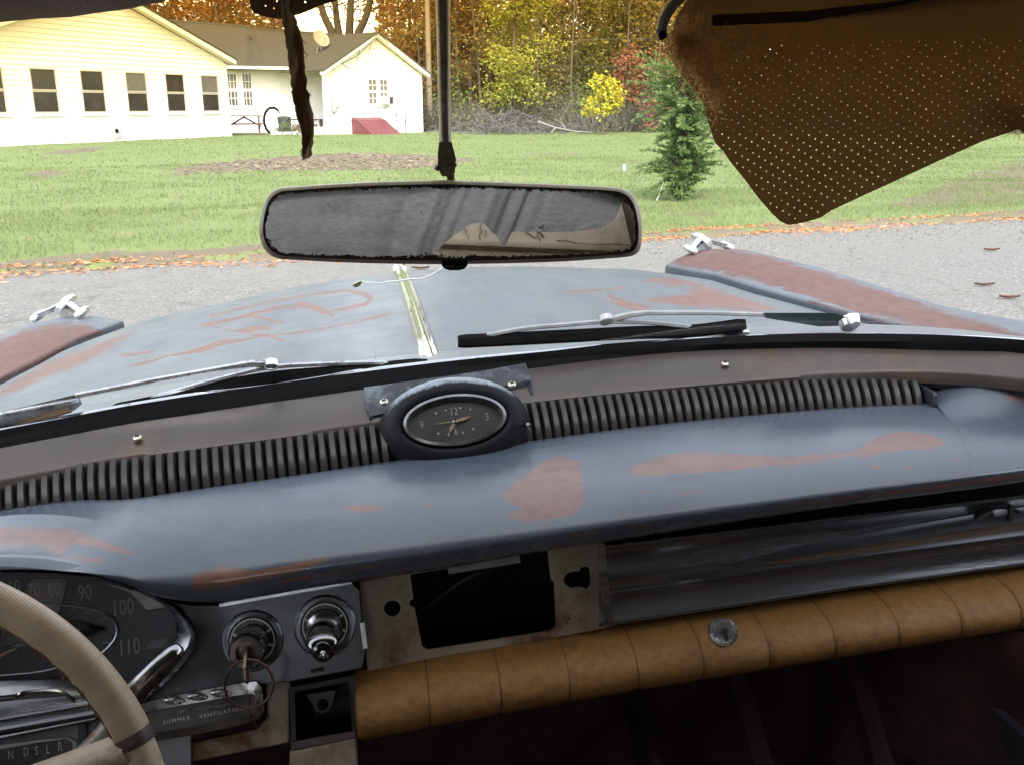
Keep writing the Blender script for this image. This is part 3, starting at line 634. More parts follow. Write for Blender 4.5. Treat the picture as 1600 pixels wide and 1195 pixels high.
# individually placed trees of the wood: photo column, distance, kind, form, size, label
WOOD = [(215, 62, 'o', 2, 1.0, 'orange leaved tree rising over the roof behind the peak of the left gable'),
 (290, 66, 'o', 0, 1.05, 'tall orange tree over the brown roof, right of the left gable peak'), (350, 60, 'o', 2, .85, 'bushy orange tree above the roof between the gable and the hanging cloth strip'),
 (395, 67, 'b', 1, 1.0, 'brown leaved tree above the roof just left of the hanging cloth strip'), (438, 63, 'o', 4, .62, 'low orange tree showing behind the hanging cloth strip over the roof'),
 (642, 60, 'o', 2, .98, 'dense orange tree above the gable peak of the right wing'), (672, 57, 'o', 0, .9, 'orange tree beside the right corner of the white house, left of the utility pole'),
 (690, 60, 'b', 1, 1.0, 'brown tree hidden mostly behind the mirror stalk'), (735, 58, 'b', 0, 1.0, 'brown leaved tree just right of the mirror stalk'),
 (768, 66, 'b', 3, 1.1, 'thin leaved brown tree behind the yellow green tree, on its left'), (870, 60, 'v', 0, 1.0, 'olive tree right behind the tall yellow green tree'),
 (905, 56, 'v', 4, .9, 'bushy olive tree standing behind the small yellow tree'), (950, 62, 'b', 1, 1.05, 'tall brown tree high above the small yellow tree'),
 (1000, 58, 'v', 0, 1.0, 'olive brown tree rising behind the red leaved tree'), (1040, 64, 'b', 3, 1.0, 'sparse brown tree above the evergreen shrub'),
 (1085, 57, 'o', 2, .9, 'orange brown tree behind the evergreen and beside the torn visor'), (1150, 60, 'b', 0, 1.0, 'brown tree largely covered by the left edge of the torn visor'),
 (1230, 58, 'v', 4, 1.0, 'olive tree covered by the torn visor, nearest its left edge'), (1320, 56, 'b', 2, 1.0, 'brown tree covered by the middle of the torn visor'),
 (1420, 52, 'o', 0, 1.0, 'orange tree covered by the right part of the torn visor'), (1530, 48, 'v', 1, 1.0, 'olive tree covered by the visor beyond the tear'),
 (150, 70, 'b', 1, 1.0, 'brown tree standing behind the left gable roof'), (60, 66, 'o', 2, 1.0, 'orange tree standing behind the left end of the house roof'),
 (830, 72, 'b', 1, 1.15, 'tall distant brown tree above the yellow green tree'), (985, 74, 'o', 0, 1.1, 'tall distant orange tree at the back of the wood left of the visor')]
for i, (px, dist, k, form, sc, lab) in enumerate(WOOD):
    plant_tree(kinds[k][0], FOREST[form], front(px, dist), (i * 2.39) % 6.28, sc, lab, 'tree', 'trees of the autumn wood', kinds[k][1])
SAPL = ['sapling just right of the mirror stalk, closest to it', 'slim sapling second to the right of the mirror stalk', 'sapling left of the tall yellow green tree', 'sapling in front of the tall yellow green tree on its left side', 'sapling left of the small yellow tree', 'sapling rising directly above the small yellow tree', 'sapling between the small yellow tree and the red tree', 'sapling standing behind the red tree', 'sapling right behind the top of the evergreen', 'sapling above the evergreen, next to the visor edge', 'sapling nearest the left edge of the torn visor', 'sapling partly covered by the left edge of the torn visor', 'sapling right of the tall yellow green tree', 'sapling by the right corner of the house, beside the utility pole']
for i, (px, dist, sc) in enumerate([(700, 52, .9), (722, 54, 1), (752, 53, .95), (782, 57, 1.1), (893, 52, .9), (925, 57, 1.05), (968, 53, .9), (1015, 54, 1.05), (1030, 53, 1.0), (1048, 55, 1.1), (1062, 53, .95), (1078, 54, 1.0), (845, 55, 1.), (660, 54, .9)]):
    plant_tree('sapling', THIN[i % 3], front(px, dist), i * 1.7, sc, 'slender bare ' + SAPL[i], 'sapling', 'slender saplings in front of the wood')
# trees with a look of their own
tm = tree_meshes(301, 9.2, 1.9, 32, .12, 9000, .085, L_YGREEN, BARK, .02, .13)
plant_tree('yellow_green_tree', tm, front(806, 48), 1.0, 1.0, 'tall narrow yellow green tree at the front of the wood right of the mirror stalk')
tm = tree_meshes(302, 2.35, .82, 22, .38, 1300, .085, L_YELLOW, BARK, .0, .055, -.02)
plant_tree('small_yellow_tree', tm, front(942, 43.2), .4, 1.0, 'small bright yellow tree at the edge of the lawn left of the evergreen')
tm = tree_meshes(303, 3.3, 1.3, 18, .15, 900, .09, L_RED, BARK, .05, .06)
plant_tree('red_tree', tm, front(1012, 46.5), .4, 1.0, 'red leaved young tree behind the evergreen, the redder and taller of two')
tm = tree_meshes(304, 3.9, .8, 12, .5, 700, .10, L_RED, BARK, -.05, .05)
plant_tree('red_tree', tm, front(975, 48), 2.4, 1.0, 'smaller orange red tree above the small yellow tree to its right')
# bare multi-stemmed tree behind the roof
bt = thing('bare_tree', 'big bare tree with four leaning dark trunks behind the house roof', 'tree', front(540, 55))
BARK3 = mat('dark_bark', (.036, .028, .018), .9, 0, .3, 6, .5, 30, vec=(5, 5, .6))
def stem(a, b, r):
    pts = smooth_path([D(*a[0], 55), D(*a[1], 55), D(*a[2], 55), D(*b, 55)], 10); MB().tube(pts, list(np.linspace(r, r * .55, 10)), 8).build('trunk', BARK3, bt); return pts
s1 = stem(((534, 100), (518, 50), (503, 15)), (480, -90), .26); s2 = stem(((540, 100), (529, 50), (524, 10)), (515, -90), .24)
s3 = stem(((544, 100), (546, 50), (548, 5)), (552, -100), .27); s4 = stem(((548, 100), (560, 52), (574, 20)), (596, -80), .26)
mb = MB(); rg = np.random.default_rng(5)
for s in (s1, s2, s3, s4):
    for k in (5, 6, 7, 8, 9):
        for sg in (-1, 1):
            q = Vector(s[k]); d = Vector((sg * rg.uniform(.5, 1), rg.uniform(-.5, .5), rg.uniform(.1, .9))); pts = [q]
            for j in range(5): d = (d + Vector(rg.normal(size=3)) * .35).normalized(); q = q + d * .32; pts.append(q)
            mb.tube(pts, [.05, .04, .032, .025, .018, .01], 5)
mb.build('branches', BARK3, bt)
# evergreen shrub: drooping flat sprays
eg = G(1063, 318); shrub = thing('evergreen_shrub', 'ragged dark green evergreen shrub standing alone on the lawn by the road', 'shrub', eg)
rg = np.random.default_rng(11); H_ = 1.86
mb = MB(); mb.tube([eg, eg + Vector((.02, 0, .5)), eg + Vector((-.01, .02, 1.1)), eg + Vector((.03, 0, H_ - .1))], [.035, .03, .022, .008], 7)
C, Vv = [], []
prof = lambda t: np.interp(t, [0, .1, .25, .42, .5, .65, .8, .92, 1], [.28, .44, .50, .44, .40, .54, .64, .64, .46])
fv = []; 
for k in range(300):
    t = rg.uniform(.07, 1.0); az = rg.uniform(0, 2 * pi); L = prof(t) * rg.uniform(.35, 1.35) * (.85 + .3 * sin(az * 2 + t * 9)) * (.55 if (.38 < t < .5 and cos(az) < -.2 and rg.uniform() < .7) else 1)
    p = np.array([0, 0, t * H_ * .93]); d = np.array([cos(az), sin(az), rg.uniform(-.1, 1.0)]); pts = [p]; n = 7
    for j in range(n):
        d = d / np.linalg.norm(d); p = p + d * L / n; pts.append(p); d = d + np.array([0, 0, -.07]) + rg.normal(size=3) * .1
    mb.tube([eg + Vector(q) for q in pts], list(np.linspace(.008, .002, n + 1)), 4, cap=False)
    side = np.cross(d, [0, 0, 1]); side /= np.linalg.norm(side) + 1e-9
    for j in range(2, n + 1):
        q = pts[j]; dd = pts[j] - pts[j - 1]; dd /= np.linalg.norm(dd)
        for sg in (-1, 1, -1, 1):
            for r in range(4):
                ln = .10 * rg.uniform(.5, 1.2) * (1.15 - .06 * j); w = .0095 * rg.uniform(.6, 1.5)
                o = q + dd * rg.uniform(-.035, .035); dr = dd * rg.uniform(.4, 1) + side * sg * rg.uniform(.3, 1) + np.array([0, 0, rg.uniform(-.35, .5)]) + rg.normal(size=3) * .15
                dr /= np.linalg.norm(dr); ww = np.cross(dr, rg.normal(size=3)); ww *= w / (np.linalg.norm(ww) + 1e-9)
                fv += [o, o + dr * ln * .5 + ww, o + dr * ln, o + dr * ln * .5 - ww]
mb.build('trunk', BARK, shrub)
me = raw_mesh('foliage', np.array(fv), np.arange(len(fv)).reshape(-1, 4), L_CEDAR, 4); link('foliage', me, parent=shrub)
MB().tube([eg + Vector((-.36, -.1, 0)), eg + Vector((-.2, -.05, .42))], .006, 6).build('stake', TRIM, shrub)
# undergrowth along the wood, brush pile, fallen branch
def twigs(n, sampler, hmin, hmax, r, rng):
    P0 = sampler(n); h = rng.uniform(hmin, hmax, n); d = rng.normal(size=(n, 3)) * .45; d[:, 2] = 1
    v = []; a = rng.uniform(0, 6.28, n)
    for k in range(3):
        o = np.stack([np.cos(a + k * 2.1) * r, np.sin(a + k * 2.1) * r, 0 * a], 1); v.append(P0 + o)
    top = P0 + d * h[:, None]; v = np.stack(v + [top], 1).reshape(-1, 3); i = np.arange(n) * 4
    f = np.concatenate([np.stack([i, i + 1, i + 3], 1), np.stack([i + 1, i + 2, i + 3], 1), np.stack([i + 2, i, i + 3], 1)]); return v, f
A0, B0 = front(600, 49), front(1900, 44)
def strip(n, w=5.0, o=1.0):
    t = RNG.uniform(0, 1, n); p = np.outer(1 - t, A0) + np.outer(t, B0); p[:, 1] += o + RNG.uniform(0, w, n) + .4 * np.sin(p[:, 0] * 1.3); return p
v, f = twigs(5200, lambda n: strip(n, 4.5, -.8), .5, 2.1, .012, RNG); props(link('undergrowth_twigs', raw_mesh('undergrowth_twigs', v, f, TWIG, 3)), kind='stuff')
C = strip(26000, 5, -.6); C[:, 2] = np.abs(RNG.normal(0, .75, len(C))) * (1 + .5 * np.sin(C[:, 0] * .9)) + .05
v, f = leaf_quads(C, .075, RNG); props(link('undergrowth_weeds', raw_mesh('undergrowth_weeds', v, f, L_GREY, 4)), kind='stuff')
C = strip(15000, 4, .2); C[:, 2] = np.abs(RNG.normal(.4, .9, len(C))) * (1 + .6 * np.sin(C[:, 0] * 1.7 + 1)) + .05
v, f = leaf_quads(C[C[:, 2] < 3.4], .10, RNG); props(link('undergrowth_bushes', raw_mesh('undergrowth_bushes', v, f, L_GREEN, 4)), kind='stuff')
C = np.stack([RNG.uniform(-60, 60, 130000), RNG.uniform(68, 86, 130000), np.abs(RNG.normal(2, 4.0, 130000))], 1); C = C[~((C[:, 0] / C[:, 1] > -.222) & (C[:, 0] / C[:, 1] < -.135) & (C[:, 2] > 4.5))]
v, f = leaf_quads(C, .3, RNG); props(link('far_wood', raw_mesh('far_wood', v, f, leafmat('far_golden_leaves', [(.26, .17, .06), (.3, .2, .07), (.24, .19, .08), (.28, .16, .06)], .5), 4)), kind='stuff')  # far leaves coloured lighter to paint haze into the gaps
v, f = twigs(1500, lambda n: np.stack([RNG.uniform(-60, 60, n), RNG.uniform(72, 95, n), np.zeros(n)], 1), 3, 9, .10, RNG)
props(link('far_wood_stems', raw_mesh('far_wood_stems', v, f, BARK, 3)), kind='stuff')
def pile(c, rx, ry, n, hmax): 
    q = RNG.normal(size=(n, 2)) * .5; p = np.stack([c.x + q[:, 0] * rx, c.y + q[:, 1] * ry, np.clip(hmax * np.exp(-(q ** 2).sum(1) * 1.6) * RNG.uniform(0, 1, n), 0, 9)], 1); return p
pc = front(800, 44.6); mb = MB()
for q in pile(pc, 2.9, .9, 420, 1.25):
    d = Vector(RNG.normal(size=3)); d.z *= .45; d.normalize(); L = RNG.uniform(.4, 1.3); m_ = Vector(RNG.normal(size=3)) * .06
    a = Vector(q); e = a + d * L; e.z = max(e.z, .02); mb.tube([a, a.lerp(e, .5) + m_, e], [.016, .012, .004], 4, cap=False)
props(mb.build('brush_pile', mat('dead_grey_brush', (.105, .098, .092), .9, 0, .3, 2), org=pc), 'grey heap of dead brush at the edge of the lawn right of the mirror stalk', 'brush pile')
fb = front(880, 43.6); mb = MB()
mb.tube([D(840, 190, 43.8), D(868, 200, 43.7), D(900, 206, 43.6), D(925, 207, 43.5)], [.042, .036, .028, .014], 7); mb.tube([D(868, 200, 43.7), D(860, 209, 43.5)], [.035, .02], 6); mb.tube([D(885, 204, 43.6), D(878, 193, 43.7), D(866, 186, 43.8)], [.03, .02, .01], 6)
props(mb.build('fallen_branch', mat('dead_grey_wood', (.17, .158, .15), .9, 0, .2, 8), org=fb), 'bleached fallen branch lying at the lawn edge left of the small yellow tree', 'branch')
rg = np.random.default_rng(3)
for (px, py, w, h, n, lab, lm) in ((452, 209, .55, .75, 420, 'loose pale green weedy bush in front of the dustbin', L_GREEN), (440, 210, .45, .4, 340, 'low grey green weed clump nearest the picnic table', L_GREY), (472, 209, .5, .62, 340, 'straggly dry weed clump under the workbench', L_GREY)):
    c = D(px, py, 43.2); c.z = 0; r = thing('weed_bush', lab, 'bush', c)
    q = rg.normal(size=(n, 3)) * [w * .5, w * .4, h * .4]; q[:, 2] = np.abs(q[:, 2]) + .03
    v, f = leaf_quads(q, .05, rg, 1); link('leaves', raw_mesh('leaves', v, f, lm, 4), parent=r)
    v, f = twigs(40, lambda n: np.concatenate([rg.normal(size=(n, 2)) * w * .25, np.zeros((n, 1))], 1), h * .5, h * 1.2, .006, rg); link('stems', raw_mesh('stems', v, f, TWIG, 3), parent=r)
# grass blades
gm = leafmat('grass_blades', [(.11, .15, .05), (.135, .18, .06), (.165, .205, .08), (.16, .185, .08), (.23, .215, .12)], .5)
def blades(n, t0, t1, hb, wb, x0, x1):
    t = RNG.uniform(t0, t1, n); u = RNG.uniform(x0, x1, n); e = np.array(ed); nn = np.array(en)
    p = np.array(EA) + np.outer(u, e) + np.outer(t + .10 * np.sin(u * 1.7) * np.exp(-t), nn); p[:, 2] = np.minimum(.045, .012 + t * .3) + .015 * np.sin(u * .9) * np.sin(t * 1.1) - .008
    Q = proj_np(p, False); keep = (p[:, 1] > 4) & (Q[:, 0] > -260) & (Q[:, 0] < 1860)
    ww = np.maximum(wear_attr(p, [MULCH, DIRT] + BROWN[:3], [], 5, False), .7 * np.exp(-(t / .45) ** 2)); keep &= (RNG.uniform(0, 1, n) > ww * .96)
    wc = (p[:, :2] - np.array(WL.a)[:2]) @ np.array(WL.n)[:2]; keep &= ~((wc < .05) & (p[:, 0] < WL.W(11.7, 0).x) & (p[:, 1] > 28))
    keep &= (p[:, 1] < 43.5) & (RNG.uniform(0, 1, n) < .55 + .45 * np.sin(p[:, 0] * 1.9 + np.sin(p[:, 1] * 2.3) * 2) * np.sin(p[:, 1] * 1.4))
    p = p[keep]; n = len(p); a = RNG.uniform(0, 6.28, n); h = hb * RNG.uniform(.45, 1.3, n); w = wb * RNG.uniform(.7, 1.3, n)
    s = np.stack([np.cos(a) * w, np.sin(a) * w, 0 * a], 1); ln = RNG.normal(size=(n, 3)) * .42; ln[:, 2] = 1
    return np.stack([p - s, p + s, p + ln * h[:, None]], 1).reshape(-1, 3)
v = np.concatenate([blades(150000, 0.02, 4.5, .055, .0045, -8, 26), blades(120000, 4, 14, .055, .009, -14, 30), blades(110000, 13, 44, .05, .018, -30, 50)])
props(link('grass', raw_mesh('grass', v, np.arange(len(v)).reshape(-1, 3), gm, 3)), kind='stuff')
# straw and chips on the mulched bed
pv = np.stack([RNG.uniform(-9, 1, 9000), RNG.uniform(17, 26, 9000), np.full(9000, .055)], 1); pv = pv[RNG.uniform(0, 1, 9000) < wear_attr(pv, [MULCH], [], 5, False) * .9]
v, f = leaf_quads(pv, .06, RNG, .12, .18); props(link('mulch_straw', raw_mesh('mulch_straw', v, f, leafmat('straw_chips', [(.09, .07, .05), (.2, .165, .11), (.13, .10, .07), (.28, .24, .17)], .1), 4)), kind='stuff')
# fallen leaves and needles along the kerbless edge, gravel crumbs, single leaves on the road
n = 15000; u = RNG.uniform(-8, 26, n); off = RNG.normal(-.06, .13, n) + .1 * np.sin(u * 2.1); cl = .5 + .5 * np.sin(u * 1.3 + 2) * np.sin(u * .6); kp = RNG.uniform(0, 1, n) < .22 + .78 * cl; u, off = u[kp], off[kp]
p = np.array(EA) + np.outer(u, np.array(ed)) + np.outer(off, np.array(en)); p[:, 2] = np.where(off > .05, .05, .012)
v, f = leaf_quads(p, .028, RNG, .15, .3); v[:, 2] = np.maximum(v[:, 2], .006)
props(link('leaf_litter', raw_mesh('leaf_litter', v, f, leafmat('rust_leaf_litter', [(.34, .13, .05), (.42, .19, .08), (.28, .12, .06), (.4, .24, .13)], .1), 4)), kind='stuff')
n = 9000; u = RNG.uniform(5, 30, n); off = -np.abs(RNG.normal(.3, .6, n)); p = np.array(EA) + np.outer(u, np.array(ed)) + np.outer(off, np.array(en)); r = RNG.uniform(.006, .018, n)
o = np.array([[1, 0, 0], [-.5, .9, 0], [-.5, -.9, 0], [0, 0, 1.1]]); v = (p[:, None] + o[None] * r[:, None, None]).reshape(-1, 3); i = np.arange(n) * 4
f = np.concatenate([np.stack([i, i + 1, i + 3], 1), np.stack([i + 1, i + 2, i + 3], 1), np.stack([i + 2, i, i + 3], 1)])
props(link('gravel', raw_mesh('gravel', v, f, leafmat('gravel_stones', [(.08, .075, .07), (.14, .135, .125), (.2, .19, .175)], 0), 3)), kind='stuff')
LB = leafmat('dead_leaf', [(.085, .038, .026)], .1)
for (px, py, lab) in ((1549, 393, 'curled brown leaf on the road, farthest of three by the right fender'), (1538, 448, 'long brown leaf on the road, middle of three by the right fender'), (1577, 468, 'pale brown leaf on the road, nearest of three by the right fender'), (657, 422, 'brown leaf on the road above the hood ornament')):
    c = G(px, py); mb = MB(); w = .075
    mb.grid([[c + Vector((x * w, y * w * .35 * (1 - x * x * .8), .010 + .008 * x * x + .012 * abs(y))) for y in (-1, 0, 1)] for x in (-1, -.5, 0, .5, 1)])
    props(mb.build('fallen_leaf', LB, org=c, smooth=180), lab, 'leaf', 'single leaves lying on the road')

# ================================================================== THE OLD CAR
XC = .045
R0 = Vector((XC, .2, -1.22))
car = thing('old_car', 'worn blue grey vintage car seen from its driver seat, rusty bonnet ahead', 'car', R0, CARM)
def sym(x): return XC + x
# ---- bonnet
def hz(x, y):
    zc = np.interp(y, [1.0, 1.1, 1.45, 1.75, 2.05, 2.3, 2.45, 2.6, 2.72, 2.8], [-.283, -.288, -.312, -.336, -.365, -.396, -.425, -.475, -.55, -.64])
    k = np.interp(y, [1.0, 1.6, 2.0, 2.3, 2.8], [.06, .07, .11, .17, .25]); dx = x - XC - .03
    return zc - k * dx * dx - .35 * max(0, abs(x - XC) - .50) ** 2
def vz(y): return np.interp(y, [1.0, 1.13, 1.49, 1.7, 1.95, 2.2, 2.4, 2.6], [-.30, -.313, -.344, -.358, -.388, -.425, -.47, -.55])
rows = []
for y in np.concatenate([np.linspace(1.035, 2.45, 240), np.linspace(2.47, 2.8, 24)]):
    r = []
    for s in np.linspace(-1, 1, 420):
        x = XC + s * .578; z = hz(x, y); e = max(0, abs(s) - .86) / .14; z = z * (1 - e * e) + (min(z, vz(y)) - .004) * e * e
        r.append((x, y, z))
    rows.append(r)
PAINT = (.07, .083, .098); PRIMER = (.105, .046, .034)
S5 = lambda p: [(x / 2.286, y / 2.286 + 400) for x, y in p]
S7 = lambda p: [(x / 4.98, y / 4.98 + 440) for x, y in p]
S8 = lambda p: [(x / 2.667 + 1000, y / 2.667 + 350) for x, y in p]
S6 = lambda p: [(x / 2.286 + 500, y / 2.286 + 360) for x, y in p]
hood_polys = [S7([(-60, 930), (120, 860), (300, 780), (620, 660), (760, 590), (880, 520), (1000, 450), (1125, 385), (1060, 390), (960, 400), (860, 430), (640, 520), (480, 580), (300, 650), (120, 760), (-60, 850)]),
              S8([(0, 240), (60, 215), (150, 225), (230, 235), (340, 275), (500, 325), (670, 365), (560, 372), (420, 366), (300, 355), (180, 350), (60, 335), (-20, 315), (80, 300), (190, 290), (210, 268), (120, 262)])]
hood_lines = [(S5([(765, 232), (752, 215), (850, 190), (1000, 157), (1120, 137), (1240, 125)]), 1.2), (S5([(1240, 125), (1300, 135), (1326, 152), (1305, 172), (1230, 188), (1150, 206)]), [2, 3, 3.2, 2.4, 1.6, .8]),
              (S5([(725, 250), (770, 240), (840, 225), (900, 207), (1000, 186), (1080, 180)]), [2, 2.4, 2.2, 2, 1.8, 1]), (S5([(1060, 170), (1100, 178), (1140, 192), (1190, 212)]), [1.5, 4, 4.5, 2]),
              (S5([(610, 356), (680, 345), (740, 330), (780, 312), (860, 302)]), [1, 2.4, 4.2, 4.2, 2]), (S5([(850, 303), (960, 285), (1100, 270), (1180, 255), (1260, 238)]), 1.0), (S5([(1250, 245), (1310, 228), (1386, 208)]), [.6, 1.5, 2]),
              (S5([(850, 268), (900, 262), (960, 256)]), [1.5, 3.6, 2.5]), (S5([(900, 285), (960, 284), (1010, 304)]), [1, 1.6, 2]), (S5([(455, 394), (500, 386), (550, 374), (600, 355)]), [1, 2, 1.6, .8]), (S5([(432, 356), (480, 352), (550, 340)]), [1, 1.8, .7]),
              (S5([(740, 248), (830, 268), (900, 275)]), .9), (S5([(830, 225), (900, 215), (1010, 240)]), [1, 1.6, 1.4]),
              (S6([(870, 220), (940, 218), (1010, 214)]), [.8, 1.4, .6]), (S6([(1030, 235), (1100, 262), (1180, 275)]), [1.5, 2.5, 1]), (S6([(1020, 215), (1080, 205)]), .9), (S6([(1040, 255), (1130, 285), (1300, 300)]), [1.5, 3, 1]),
              (S6([(360, 430), (345, 360), (318, 290)]), [2.2, 1.8, 1]), (S5([(1480, 300), (1460, 230)]), 1)]
mb = MB().grid(rows)
hood = mb.build('hood', worn_paint('weathered_bonnet_paint', PAINT, PRIMER, .36, .55, 34, (.7, .5, 1), .8, (.05, .058, .076), .85, (4, .7, 1), fine=.8, spec=.1), car, smooth=180, attr=wear_attr(mb.v, hood_polys, [(p, np.asarray(w) + .5) for p, w in hood_lines], 12, lsoft=2.0, cap=.9))
# ---- fenders, right then mirrored
def fender(sg):
    rows = []; base = 1.035 if sg > 0 else .95
    for y in np.concatenate([np.linspace(.93, 2.08, 150), np.linspace(2.09, 2.26, 30)]):
        v = vz(max(y, 1.0)) - max(0, y - 2.10) * .9; cr = np.interp(y, [.5, 1.0, 1.255, 1.574, 1.88, 2.07, 2.13, 2.18, 2.22, 2.26], [-.30, -.311, -.318, -.329, -.348, -.376, -.396, -.424, -.46, -.56])
        sh = np.interp(y, [1.2, 2.1], [0, 1]) * (.010 if sg > 0 else -.012); cr += sh; v += sh * .6
        cr = max(cr, v + .002) if y < 2.08 else cr; v = min(v, cr - .002) if y < 2.08 else min(v, cr - .004)
        r = []
        for t in np.linspace(0, 1, 9): r.append((.585, y, v - .03 + .033 * t))
        for t in np.linspace(0.06, 1, 40):
            r.append((.585 + .115 * t, y, v + .003 + (cr - v - .003) * sin(t * pi / 2) ** .85))
        for t in np.linspace(0.04, 1, 44):
            a = t * pi / 2; r.append((.70 + .165 * sin(a) ** 1.1, y, cr - .17 * (1 - cos(a)) ** .92))
        for z in np.linspace(.2, 1, 8): r.append((.865 + .03 * sin(z * 3), y, cr - .17 - z * .42))
        tp_ = math.sqrt(max(.06, 1 - max(0, (y - 1.82) / .445) ** 2)); r = [(.70 + (x - .70) * tp_, yy, z) for x, yy, z in r]
        rows.append([(XC + sg * x, yy, z) for x, yy, z in r])
    return MB().grid(rows)
fl_poly = [S7([(-300, 780), (-300, 520), (0, 440), (150, 380), (330, 335), (500, 322), (640, 322), (700, 335), (760, 355), (850, 385), (840, 415), (680, 465), (540, 530), (400, 610), (220, 690), (0, 810)])]
fr_poly = [S8([(130, 175), (150, 135), (205, 100), (330, 92), (450, 105), (560, 132), (700, 178), (850, 220), (1000, 265), (1250, 345), (1700, 485), (1700, 560), (1400, 500), (1100, 425), (900, 370), (700, 312), (540, 262), (480, 240), (440, 232), (300, 205), (190, 190)])]
fr_lines = [(S8([(600, 270), (760, 310), (930, 370)]), 3), (S8([(700, 320), (900, 385), (1100, 430)]), 2)]
FP = worn_paint('rusted_fender_paint', (.075, .085, .105), (.08, .036, .029), .42, .7, 30, (1, .45, 1), 1.0, None, .95, (2, .6, 1), spec=.1)
for sg, po, ln in ((1, fr_poly, fr_lines), (-1, fl_poly, [])):
    mb = fender(sg); f = mb.build('fender', FP, car, smooth=180, attr=wear_attr(mb.v, po, ln, 13, lsoft=3, cap=.86))
    f['label'] = 'rusty right front fender with a chrome ornament' if sg > 0 else 'rusty left front fender with a chrome ornament'
    # jet ornament: nose tube with two swept arms ending in pods
    oc = P(1104, 386, 'y', 2.05) if sg > 0 else P(97, 489, 'y', 2.0)
    om = None
    om = MB(); oc0 = oc; zz = Vector((0, 0, 1)); X = Vector((1, 0, 0)); Y = Vector((0, 1, 0))
    om.tube([oc + Y * -.03 + zz * .012, oc + Y * .05 + zz * .022, oc + Y * .11 + zz * .02, oc + Y * .14 + zz * .014], [.009, .012, .011, .004], 12)
    for q in (-1, 1):
        om.hexa([oc + Y * .06 + zz * .012 + X * q * .004, oc + Y * .02 + zz * .008 + X * q * .004, oc + X * q * .055 + Y * -.05 + zz * -.004, oc + X * q * .055 + Y * -.015 + zz * -.004,
                 oc + Y * .06 + zz * .024 + X * q * .004, oc + Y * .02 + zz * .022 + X * q * .004, oc + X * q * .055 + Y * -.05 + zz * .008, oc + X * q * .055 + Y * -.015 + zz * .008])
        c = oc + X * q * .056 + zz * 0; om.tube([c + Y * -.065, c + Y * -.06, c + Y * -.02, c + Y * .02, c + Y * .045], [.0075, .0095, .0115, .010, .004], 12)
        om.tube([c + Y * -.066, c + Y * -.07], [.006, .003], 8)
    om.hexa([oc + X * a + Y * b + zz * c for c in (-.035, .014) for a, b in ((-.006, -.0), (.008, -.02), (.008, .06), (-.008, .06))])
    om.v = [tuple(oc0 + (Vector(q) - oc0) * .76) for q in om.v]
    o = om.build('fender_ornament', ALU, f, smooth=50)
# ---- bonnet centre spear: two chrome rails with a raised ridge, fin at the front
mb = MB(); ys = np.linspace(1.05, 2.33, 30)
def sx(y): return P(np.interp(y, [1.03, 1.2, 1.43, 1.9, 2.33], [675, 662, 650, 634, 626]), 500, 'y', 1).x * y
sp = []
for y in ys:
    w = np.interp(y, [1.05, 2.33], [.012, .0165]); x = XC + .0; z = hz(x, y); h = np.interp(y, [1.05, 1.12, 2.2, 2.33], [.003, .011, .018, .02])
    sp.append([(x + a * w, y, z + b * h) for a, b in ((-1, -.1), (-.98, .25), (-.72, .55), (-.5, .3), (-.3, .75), (0, 1), (.3, .75), (.5, .3), (.72, .55), (.98, .25), (1, -.1))])
mb.grid(sp).build('hood_spear', CHROME, hood, smooth=70)
y0 = 2.30; z0 = hz(XC, y0)
MB().rings([[(XC + a * w, y0 + d, z0 + h + b) for a, b in ((-1, 0), (0, .012), (1, 0), (0, -.01))] for w, d, h in ((.015, -.03, .006), (.017, .0, .012), (.012, .05, .014), (.003, .12, .012))], True, True).build('spear_emblem', CHROME, hood, smooth=30)
MB().rings([[(XC - .004 + a * .006, y0 + b, z0 + h) for a, b in ((-1, .02 + h * .5), (0, -.045 + h * 1.6), (1, .02 + h * .5), (0, .16 - h))] for h in (0, .02, .045, .062)], True, True).build('hood_fin', CHROME, hood, smooth=30)
# ---- windscreen base: cowl, trim, gasket
base = [(-120, 708), (0, 683), (100, 664), (200, 645), (300, 629), (400, 615), (500, 601), (570, 592), (700, 575), (830, 561), (960, 548), (1100, 536), (1200, 531), (1300, 529), (1450, 531), (1600, 541), (1720, 555)]
shelf_b = [(-120, 725), (0, 700), (100, 681), (200, 662), (300, 647), (400, 632), (500, 618), (570, 608), (700, 592), (830, 576), (960, 560), (1100, 547), (1200, 542), (1300, 540), (1450, 540), (1600, 553), (1720, 570)]
shelf_f = [(-120, 777), (0, 750), (100, 731), (200, 712), (300, 698), (400, 685), (500, 671), (575, 660), (700, 642), (830, 625), (960, 611), (1100, 598), (1200, 590), (1300, 583), (1450, 581), (1600, 593), (1720, 610)]
chrome_b = [(-120, 694), (0, 669), (100, 650), (200, 631), (300, 615), (400, 600), (500, 586), (570, 577), (700, 562), (830, 550), (960, 538), (1100, 528), (1200, 524), (1300, 522), (1450, 523), (1600, 531), (1720, 544)]
sb = smooth_path([P(*p, 'z', -.290) for p in shelf_b], 90); sf = smooth_path([P(*p, 'z', -.310) for p in shelf_f], 90)
gb = smooth_path([P(*p, 'z', -.283) for p in base], 90); cb = smooth_path([P(*p, 'z', -.277) for p in chrome_b], 90)
up = Vector((0, 0, 1)); Yv = Vector((0, 1, 0))
cowl_top = [p + Yv * .05 + up * -.006 for p in cb]
MB().grid([[p + Yv * .14 - up * .02 for p in cb], cowl_top, [p + Yv * .006 - up * .004 for p in cb]]).build('cowl', worn_paint('cowl_paint', PAINT, PRIMER, .35), car, smooth=60, attr=[0] * 270)
